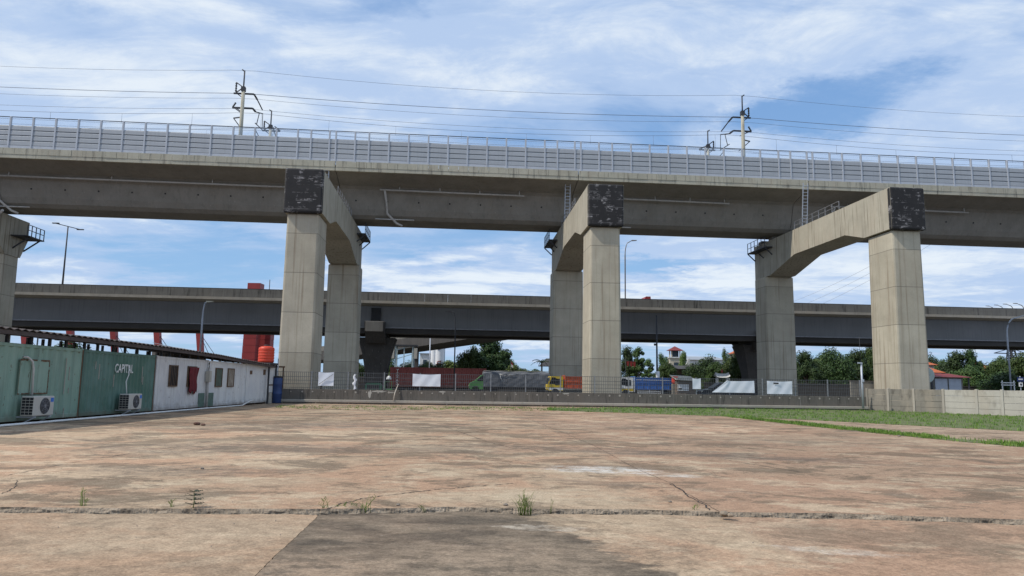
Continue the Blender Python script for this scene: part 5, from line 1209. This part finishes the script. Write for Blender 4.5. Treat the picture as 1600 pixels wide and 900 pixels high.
MB().prism([(2.9, zz0+1.9), (3.3, zz0+2.9), (3.6, zz0+3.0), (3.5, zz0+2.3), (4.0, zz0+1.9)], 'y', 1.6, 1.9).build('gable_ornament', WALLW, T)
p = at(1118, 605, 100); T = thing('temple_gate', 'small white gate with an upswept roof and red ornament below the trees', 'gate', (p.x, p.y, .5), 0); zz0 = at(1118, 590, 100).z-.5
MB().box(.15, .4, 0, .4, 0, zz0).build('post', WALLW, T); MB().box(1.5, 1.75, 0, .4, 0, zz0).build('post', WALLW, T); curved_roof(MB(), 1.95, .6, zz0+.01, .55, .25).build('roof', WALLW, T); MB().lathe([(.05, 0), (.16, .2), (.10, .45), (.02, .6)], (1.0, .3, zz0+.6), 10).build('ornament', RED, T)
house('long low grey roofed building beyond the temple trees', 1078, 1132, 562, 555, 180, WALLW, GREY, 'warehouse', .95, 14, 6, 'building')
house('orange gabled roof peeking behind the trees left of the second flared pier', 1158, 1172, 551, 545, 160, CREAM, TILE, wins=1)
p = at(850, 590, 130); T = thing('thatched_hut', 'dark open hut with pale posts beside the palm', 'hut', (p.x, p.y, .5), 0); zz0 = at(850, 572, 130).z-.5
hip(MB(), -.5, 3.2, 0, 3, zz0, zz0+1.4, .4, .5).build('roof', DROOF, T); mb = MB()
for x in (-.4, .8, 2.0, 3.0): mb.box(x, x+.15, 0, .15, 0, zz0-.01)
mb.build('post', CREAM, T)
# flags and lanterns
p = at(798, 590, 110); T = thing('flag', 'red and white flag on a pole above the grey trailer', 'flag', (p.x, p.y, .5), 0); zt = at(798, 563, 110).z-.5
MB().tube([(0, 0, 0), (0, 0, zt)], .035, 6).build('pole', DARKM, T)
mb = MB(); mb.prism([(.03, zt-.1), (.35, zt-.6), (.30, zt-.75), (.03, zt-.55)], 'y', -.015, .015); mb.build('red_band', RED, T); mb = MB(); mb.prism([(.03, zt-.551), (.30, zt-.751), (.32, zt-1.15), (.03, zt-.95)], 'y', -.015, .015); mb.build('white_band', WHITEP, T)
p = at(985, 590, 110); T = thing('red_banner_cluster', 'small red pennants on a rod before the tree right of the middle pier', 'flag', (p.x, p.y, .5), 0); zt = at(985, 572, 110).z-.5
MB().tube([(-.7, 0, 0), (-.7, 0, zt+1.2)], .04, 6).tube([(-.7, 0, zt+.8), (.9, 0, zt+.6)], .03, 6).build('rod', DARKM, T)
for x in (-.35, .15, .6): MB().prism([(x-.2, zt+.7), (x+.2, zt+.68), (x+.12, zt-.1-.2*x), (x-.15, zt+.05)], 'y', -.02, .02).build('pennant', RED, T)
for x, lab in ((1028, 'white cylinder vent standing above the blue bed'),):
    p = at(x, 600, 76); T = thing('vent_cylinder', lab, 'cylinder', (p.x, p.y, .5), 0); a, b = at(x, 589, 76).z-.5, at(x, 580, 76).z-.5
    MB().lathe([(.2, a-1.2), (.2, b-.1), (.14, b)], (0, 0, 0), 14).build('cylinder_body', WHITEP, T); MB().tube([(0, 0, 0), (0, 0, a-1.19)], .06, 6).build('post', DARKM, T)
# ================================================================== TREES
BARK = surf('bark', (.10, .075, .055), .9, 0, .3, 3)
LF1 = leafmat('dark_leaf', (.014, .032, .010), (.050, .085, .022)); LF2 = leafmat('mid_leaf', (.025, .055, .014), (.085, .13, .035)); LF3 = leafmat('light_leaf', (.05, .085, .02), (.15, .19, .05))
def make_tree(seed, H, wd, leaf, ncl, nleaf, lsz, trunk=.35, gap=1.0):
    r = random.Random(seed); tr = MB(); cr = MB(); cl = []
    zt = H*.25
    tr.tube([(0, 0, -.3), (r.uniform(-.1, .1), 0, zt*.5), (r.uniform(-.2, .2), r.uniform(-.2, .2), zt), (0, 0, H*.75)], [trunk, trunk*.75, trunk*.6, trunk*.12], 8)
    for k in range(ncl):
        for _ in range(30):
            a = r.uniform(0, 2*PI); f = r.random(); zc = H*(.13+.78*f); pr = wd*.5*math.sin(PI*min(1, .26+.68*f))**.7
            d = pr*math.sqrt(r.random())*.9; c = Vector((d*math.cos(a), d*math.sin(a), zc))
            if all((c-q[0]).length > .55*q[1]*gap for q in cl): break
        rad = wd*r.uniform(.13, .22); cl.append((c, rad))
        if k % 2 == 0: tr.tube([(0, 0, zt*r.uniform(.7, 1.3)), (c.x*.5, c.y*.5, (zt+c.z)/2), c], [trunk*.35, trunk*.2, .03], 5)
    for c, rad in cl:
        for _ in range(nleaf):
            v = Vector((r.gauss(0, 1), r.gauss(0, 1), r.gauss(0, 1))).normalized(); q = c + Vector((v.x*rad*1.15, v.y*rad*1.15, v.z*rad*.85))*(r.random()**.35)
            n_ = (v + Vector((r.uniform(-.8, .8), r.uniform(-.8, .8), r.uniform(-.2, 1.0)))).normalized()
            a = n_.cross(Vector((0, 0, 1)))
            if a.length < .05: a = Vector((1, 0, 0))
            a.normalize(); b = n_.cross(a); an = r.uniform(0, PI); e1 = (a*math.cos(an)+b*math.sin(an))*lsz*r.uniform(.6, 1.3); e2 = (b*math.cos(an)-a*math.sin(an))*lsz*.55*r.uniform(.6, 1.2)
            cr.add([q-e1, q+e2, q+e1, q-e2], [(0, 1, 2, 3)])
    return tr, cr, leaf
PROTO = {}
def proto(key):
    if key not in PROTO:
        spec = {'round': (11, 10, 9, LF1, 34, 330, .26), 'broad': (12, 9, 12, LF1, 40, 320, .26), 'loose': (13, 10, 6.5, LF2, 24, 200, .24, .2, 1.3), 'light': (14, 8, 8, LF3, 26, 300, .24), 'slim': (15, 11, 4.5, LF2, 22, 210, .22, .18, 1.2), 'mid': (16, 9, 9.5, LF2, 34, 320, .25)}[key]
        tr, cr, lf = make_tree(*spec); PROTO[key] = (tr.build('trunk', BARK), cr.build('crown', lf, recalc=False), spec[1], spec[2], [0])
    return PROTO[key]
def tree(key, px, ytop, Y, wpx, label, rz=0.0):
    t0, c0, H, wd, used = proto(key); base = at(px, 600, Y); top = at(px, ytop, Y).z-.5; sc = top/(H*.97); sx = wpx*1.2*Y/FPX/(wd*1.12)
    T = thing('tree', label, 'tree', (base.x, base.y, .5), rz, 'trees beyond the viaducts'); T.scale = (sx, sx, sc)
    if used[0] == 0: a, b = t0, c0
    else:
        a, b = t0.copy(), c0.copy(); C.objects.link(a); C.objects.link(b)
    used[0] += 1; a.parent = T; b.parent = T
tree('round', 764, 528, 140, 66, 'tallest dark round tree between the silos and the flag', .4)
tree('mid', 735, 541, 138, 40, 'lower dark tree pressed against the left of the tallest round tree', 2.1)
tree('light', 803, 570, 136, 34, 'small bush below the flag, right of the tallest round tree', 1.0)
tree('mid', 826, 580, 150, 34, 'low bush between the flag and the palm', 3.0)
tree('light', 700, 563, 150, 40, 'light green low tree in front of the silos\' right side', .2)
tree('mid', 665, 565, 150, 40, 'low green tree in front of the silos', 1.7)
tree('broad', 632, 566, 155, 46, 'low green tree behind the steel gantry', .9)
tree('loose', 606, 546, 128, 24, 'loose leafed tree just right of the dark flared pier', 2.2)
tree('light', 604, 572, 118, 26, 'bright green bush at the left end of the red container', 1.2)
tree('mid', 560, 566, 120, 26, 'dark bush between the first portal and the dark flared pier', .1)
tree('round', 982, 545, 125, 34, 'dense dark tree immediately right of the middle front column', .6)
tree('slim', 999, 541, 122, 22, 'slim pointed tree left of the camera mast', 1.5)
tree('slim', 1014, 560, 120, 20, 'shorter slim tree next to the camera mast', 2.9)
tree('loose', 1036, 551, 128, 22, 'thin airy tree left of the cream tower', .3)
tree('mid', 1042, 566, 118, 34, 'rounded green shrub in front of the cream tower', .8)
tree('light', 1070, 549, 142, 20, 'yellowish tree at the right of the cream tower', 2.0)
tree('broad', 1102, 558, 118, 56, 'wide dark tree in front of the long grey roof', .5)
tree('loose', 1134, 543, 140, 14, 'wispy sapling top above the wide bushy tree', .7)
tree('mid', 1157, 548, 112, 52, 'wide mid green tree left of the second flared pier', 1.1)
tree('light', 1087, 583, 100, 24, 'low shrub between the temple hall and the gate', 1.9)
tree('round', 1262, 552, 135, 44, 'dark tree touching the right portal rear column', .9)
tree('broad', 1308, 545, 138, 58, 'broad dark tree midway between right portal columns', 2.4)
tree('round', 1345, 550, 142, 40, 'dark tree behind the camera pole', 1.4)
tree('mid', 1362, 540, 150, 40, 'taller tree just left of the right front column', .2)
tree('broad', 1462, 556, 150, 44, 'dark tree behind the orange roofs', 2.7)
tree('round', 1496, 553, 140, 46, 'dark tree rising behind the maroon kiosk', 3.0)
tree('round', 1521, 548, 138, 32, 'tallest tree of the clump behind the maroon kiosk', .5)
tree('mid', 1512, 572, 130, 50, 'lower green tree right of the maroon kiosk', 1.8)
tree('mid', 1562, 557, 132, 40, 'bushy tree at the foot of the lattice pylon', 2.3)
tree('mid', 1598, 552, 126, 44, 'bushy tree cut by the right edge', .4)
tree('broad', 1575, 580, 115, 70, 'low spreading bush behind the road sign', 1.3)
tree('broad', 90, 535, 125, 90, 'far dark tree seen under the container roof at the left', .3)
tree('mid', 200, 556, 150, 80, 'far tree seen under the roof above the lettering container', 2.5)
for k, (px, yt, Y, wp, ky, lab) in enumerate(((645, 568, 158, 34, 'mid', 'low tree filling the gap between gantry and pale box building'), (684, 567, 145, 36, 'broad', 'low dark tree at the foot of the silos'), (716, 562, 152, 36, 'mid', 'low tree between the silos and the tallest round tree'), (742, 560, 146, 34, 'light', 'pale low tree at the left skirt of the tallest round tree'),
        (790, 556, 145, 36, 'mid', 'dark tree at the right skirt of the tallest round tree'), (815, 576, 142, 36, 'light', 'low bush between flag and palm, yellowish'), (838, 577, 140, 40, 'mid', 'low bush right under the palm'),
        (1240, 556, 140, 40, 'broad', 'dark tree peeking right behind the right portal rear column'), (1285, 552, 140, 46, 'mid', 'tree between the two dark ones right of the right portal rear column'), (1328, 556, 146, 44, 'round', 'dark tree filling the gap left of the camera pole'),
        (1480, 562, 146, 40, 'mid', 'tree directly behind the left half of the maroon roof'), (1538, 575, 140, 36, 'broad', 'low dark tree under the distant orange roof'), (1120, 566, 116, 40, 'mid', 'dark tree above the white temple gate'), (1180, 556, 118, 34, 'round', 'dark tree pressed against the second flared pier'))):
    tree(ky, px, yt, Y, wp, lab, k*1.1)
# palm
p = at(846, 590, 128); T = thing('palm_tree', 'small dark palm left of the middle rear column', 'tree', (p.x, p.y, .5), 0); zt = at(846, 566, 128).z-.5
MB().tube([(0, 0, -.2), (.1, 0, zt*.5), (0, 0, zt)], [.2, .15, .13], 8).build('trunk', BARK, T)
mb = MB(); r = random.Random(6)
for k in range(13):
    a = 2*PI*k/13+r.uniform(-.2, .2); ln = r.uniform(1.5, 2.1); el = r.uniform(.1, 1.2); pts = []
    for i in range(8): f = i/7; pts.append(Vector((math.cos(a)*ln*f*math.cos(el*(1-f)), math.sin(a)*ln*f*math.cos(el*(1-f)), zt+ln*(math.sin(el)*f-.75*f*f))))
    mb.tube(pts, .03, 4)
    for i in range(1, 8):
        for sg in (-1, 1):
            for q in range(3):
                c = pts[i-1].lerp(pts[i], q/3); d = Vector((-math.sin(a)*sg, math.cos(a)*sg, -.5))*.42*(1.1-i/8) ; e = (pts[i]-pts[i-1])*.3; mb.add([c, c+e*.6, c+d+e], [(0, 1, 2)])
mb.build('crown', LF1, T, recalc=False)

# ================================================================== WEEDS, STONES
def weed(px, py, n, h0, h1, sp, wd, label, mt=GREEN1, seeds=True):
    g_ = gp(px, py, -.05); T = thing('grass_tuft', label, 'weed', g_, 0, 'weeds in the slab joint'); mb = MB(); r = random.Random(px)
    for _ in range(n):
        a = r.uniform(0, 2*PI); d = sp*r.random()*.5; b = r.uniform(0, 2*PI); h = r.uniform(h0, h1); ln = sp*r.uniform(.1, 1.0)
        P_ = [Vector((d*math.cos(a)+ln*math.cos(b)*f*f, d*math.sin(a)*.5+ln*math.sin(b)*f*f*.6, h*f*(1-.12*f))) for f in (0, .35, .7, 1)]
        mb.tube(P_, [wd, wd, wd*.7, wd*.15], 4)
        if seeds and r.random() < .3:
            for k in range(3): q = P_[2].lerp(P_[3], k/3); mb.bar(q, q+Vector((r.uniform(-.04, .04), 0, .03)), .002)
    mb.build('blades', mt, T, recalc=False); return T
WEEDM = leafmat('weed_blade', (.07, .13, .02), (.20, .27, .06))
weed(820, 806, 46, .12, .36, .16, .0035, 'largest tuft of tall green grass growing in the slab joint', WEEDM)
weed(130, 797, 9, .12, .30, .10, .003, 'thin grass tuft in the joint at the far left', WEEDM)
weed(268, 799, 5, .08, .16, .07, .003, 'tiny grass tuft in the joint just left of the leafy weed', WEEDM)
weed(570, 801, 16, .08, .26, .18, .003, 'grass tuft where the curved crack meets the joint', WEEDM)
weed(505, 800, 9, .06, .22, .16, .003, 'grass tuft at the corner of the diagonal joint', WEEDM)
weed(536, 797, 12, .03, .10, .22, .003, 'low creeping grass in the curved crack', WEEDM)
weed(663, 801, 6, .04, .10, .08, .003, 'few short blades in the joint left of the largest tuft', WEEDM)
weed(860, 803, 3, .14, .24, .05, .0025, 'three thin dry stems beside the largest tuft', WEEDM)
weed(1085, 803, 6, .05, .14, .06, .003, 'short blades in the joint where the long crack meets it', WEEDM)
g_ = gp(301, 800, -.05); T = thing('leafy_weed', 'small dark leafy weed with level branches in the slab joint', 'weed', g_, 0)
MB().tube([(0, 0, 0), (.01, 0, .12), (0, 0, .24)], [.006, .005, .003], 5).build('stem', GREEN1, T)
mb = MB(); r = random.Random(1)
for z in (.09, .14, .19, .235):
    for k in range(6):
        a = 2*PI*k/6+z*20; ln = .09*(1.2-z*2.2)+.03; mb.bar((0, 0, z), (ln*math.cos(a), ln*math.sin(a), z+.015), .002)
        for j in range(4):
            c = Vector((ln*math.cos(a)*(j+1)/4, ln*math.sin(a)*(j+1)/4, z+.012)); e = Vector((-math.sin(a), math.cos(a), .2))*.022; f = Vector((math.cos(a), math.sin(a), 0))*.012; mb.add([c-e, c+f, c+e, c-f], [(0, 1, 2, 3)])
mb.build('leaves', leafmat('weed_leaf', (.012, .025, .010), (.03, .05, .02)), T, recalc=False)
STONE = surf('stone', (.20, .17, .14), .9, 0, .3, 20); STB = surf('clod', (.10, .05, .035), .9, 0, .3, 20)
def rock(px, py, sz, label, mt, flat=.6, name='stone'):
    g_ = gp(px, py); bm = bmesh.new(); bmesh.ops.create_icosphere(bm, subdivisions=2, radius=sz); r = random.Random(px)
    for v in bm.verts: v.co *= r.uniform(.8, 1.15); v.co.z *= flat
    me = bpy.data.meshes.new(name); bm.to_mesh(me); bm.free(); me.materials.append(mt); o = bpy.data.objects.new(name, me); C.objects.link(o); o.location = (g_.x, g_.y, sz*flat*.7)
    tag(o, label, 'stone', 'small stones on the concrete')
rock(308, 664, .12, 'reddish brown clod lying alone in front of the white containers', STB, .5)
rock(317, 665, .08, 'smaller reddish lump touching the brown clod', STB, .5)
rock(316, 733, .03, 'small dark pebble above the leafy weed', STONE)
rock(1047, 785, .025, 'small pebble near the broken right end of the joint', STONE)
rock(790, 790, .03, 'small stone beside the largest grass tuft', STONE)
rock(622, 790, .025, 'small stone by the joint between two tufts', STONE)
rock(1131, 806, .06, 'pale broken lump of concrete in the joint where the long crack ends', BROKE, .6)
rock(1142, 807, .045, 'second pale lump right next to the first in the joint', BROKE, .6)
rock(1405, 682, .05, 'small stone beside the thin grass strip', STONE)
r = random.Random(99); mb = MB()
for _ in range(900):
    x = r.uniform(-9, 9); y = r.uniform(5.5, 22)**1.0; s_ = r.uniform(.003, .011); z = (0 if y > 8.95 else zn+.006)
    if 8.6 < y < 9.2: continue
    a = r.uniform(0, PI); c_, d_ = s_*math.cos(a), s_*math.sin(a)
    mb.add([(x-c_, y-d_, z), (x+d_, y-c_, z), (x+c_, y+d_, z), (x-d_, y+c_, z), (x, y, z+s_*.9)], [(0, 1, 4), (1, 2, 4), (2, 3, 4), (3, 0, 4)])
tag(mb.build('grit', STONE, recalc=False), 'loose grit scattered over the concrete slabs', 'grit', kind='stuff')
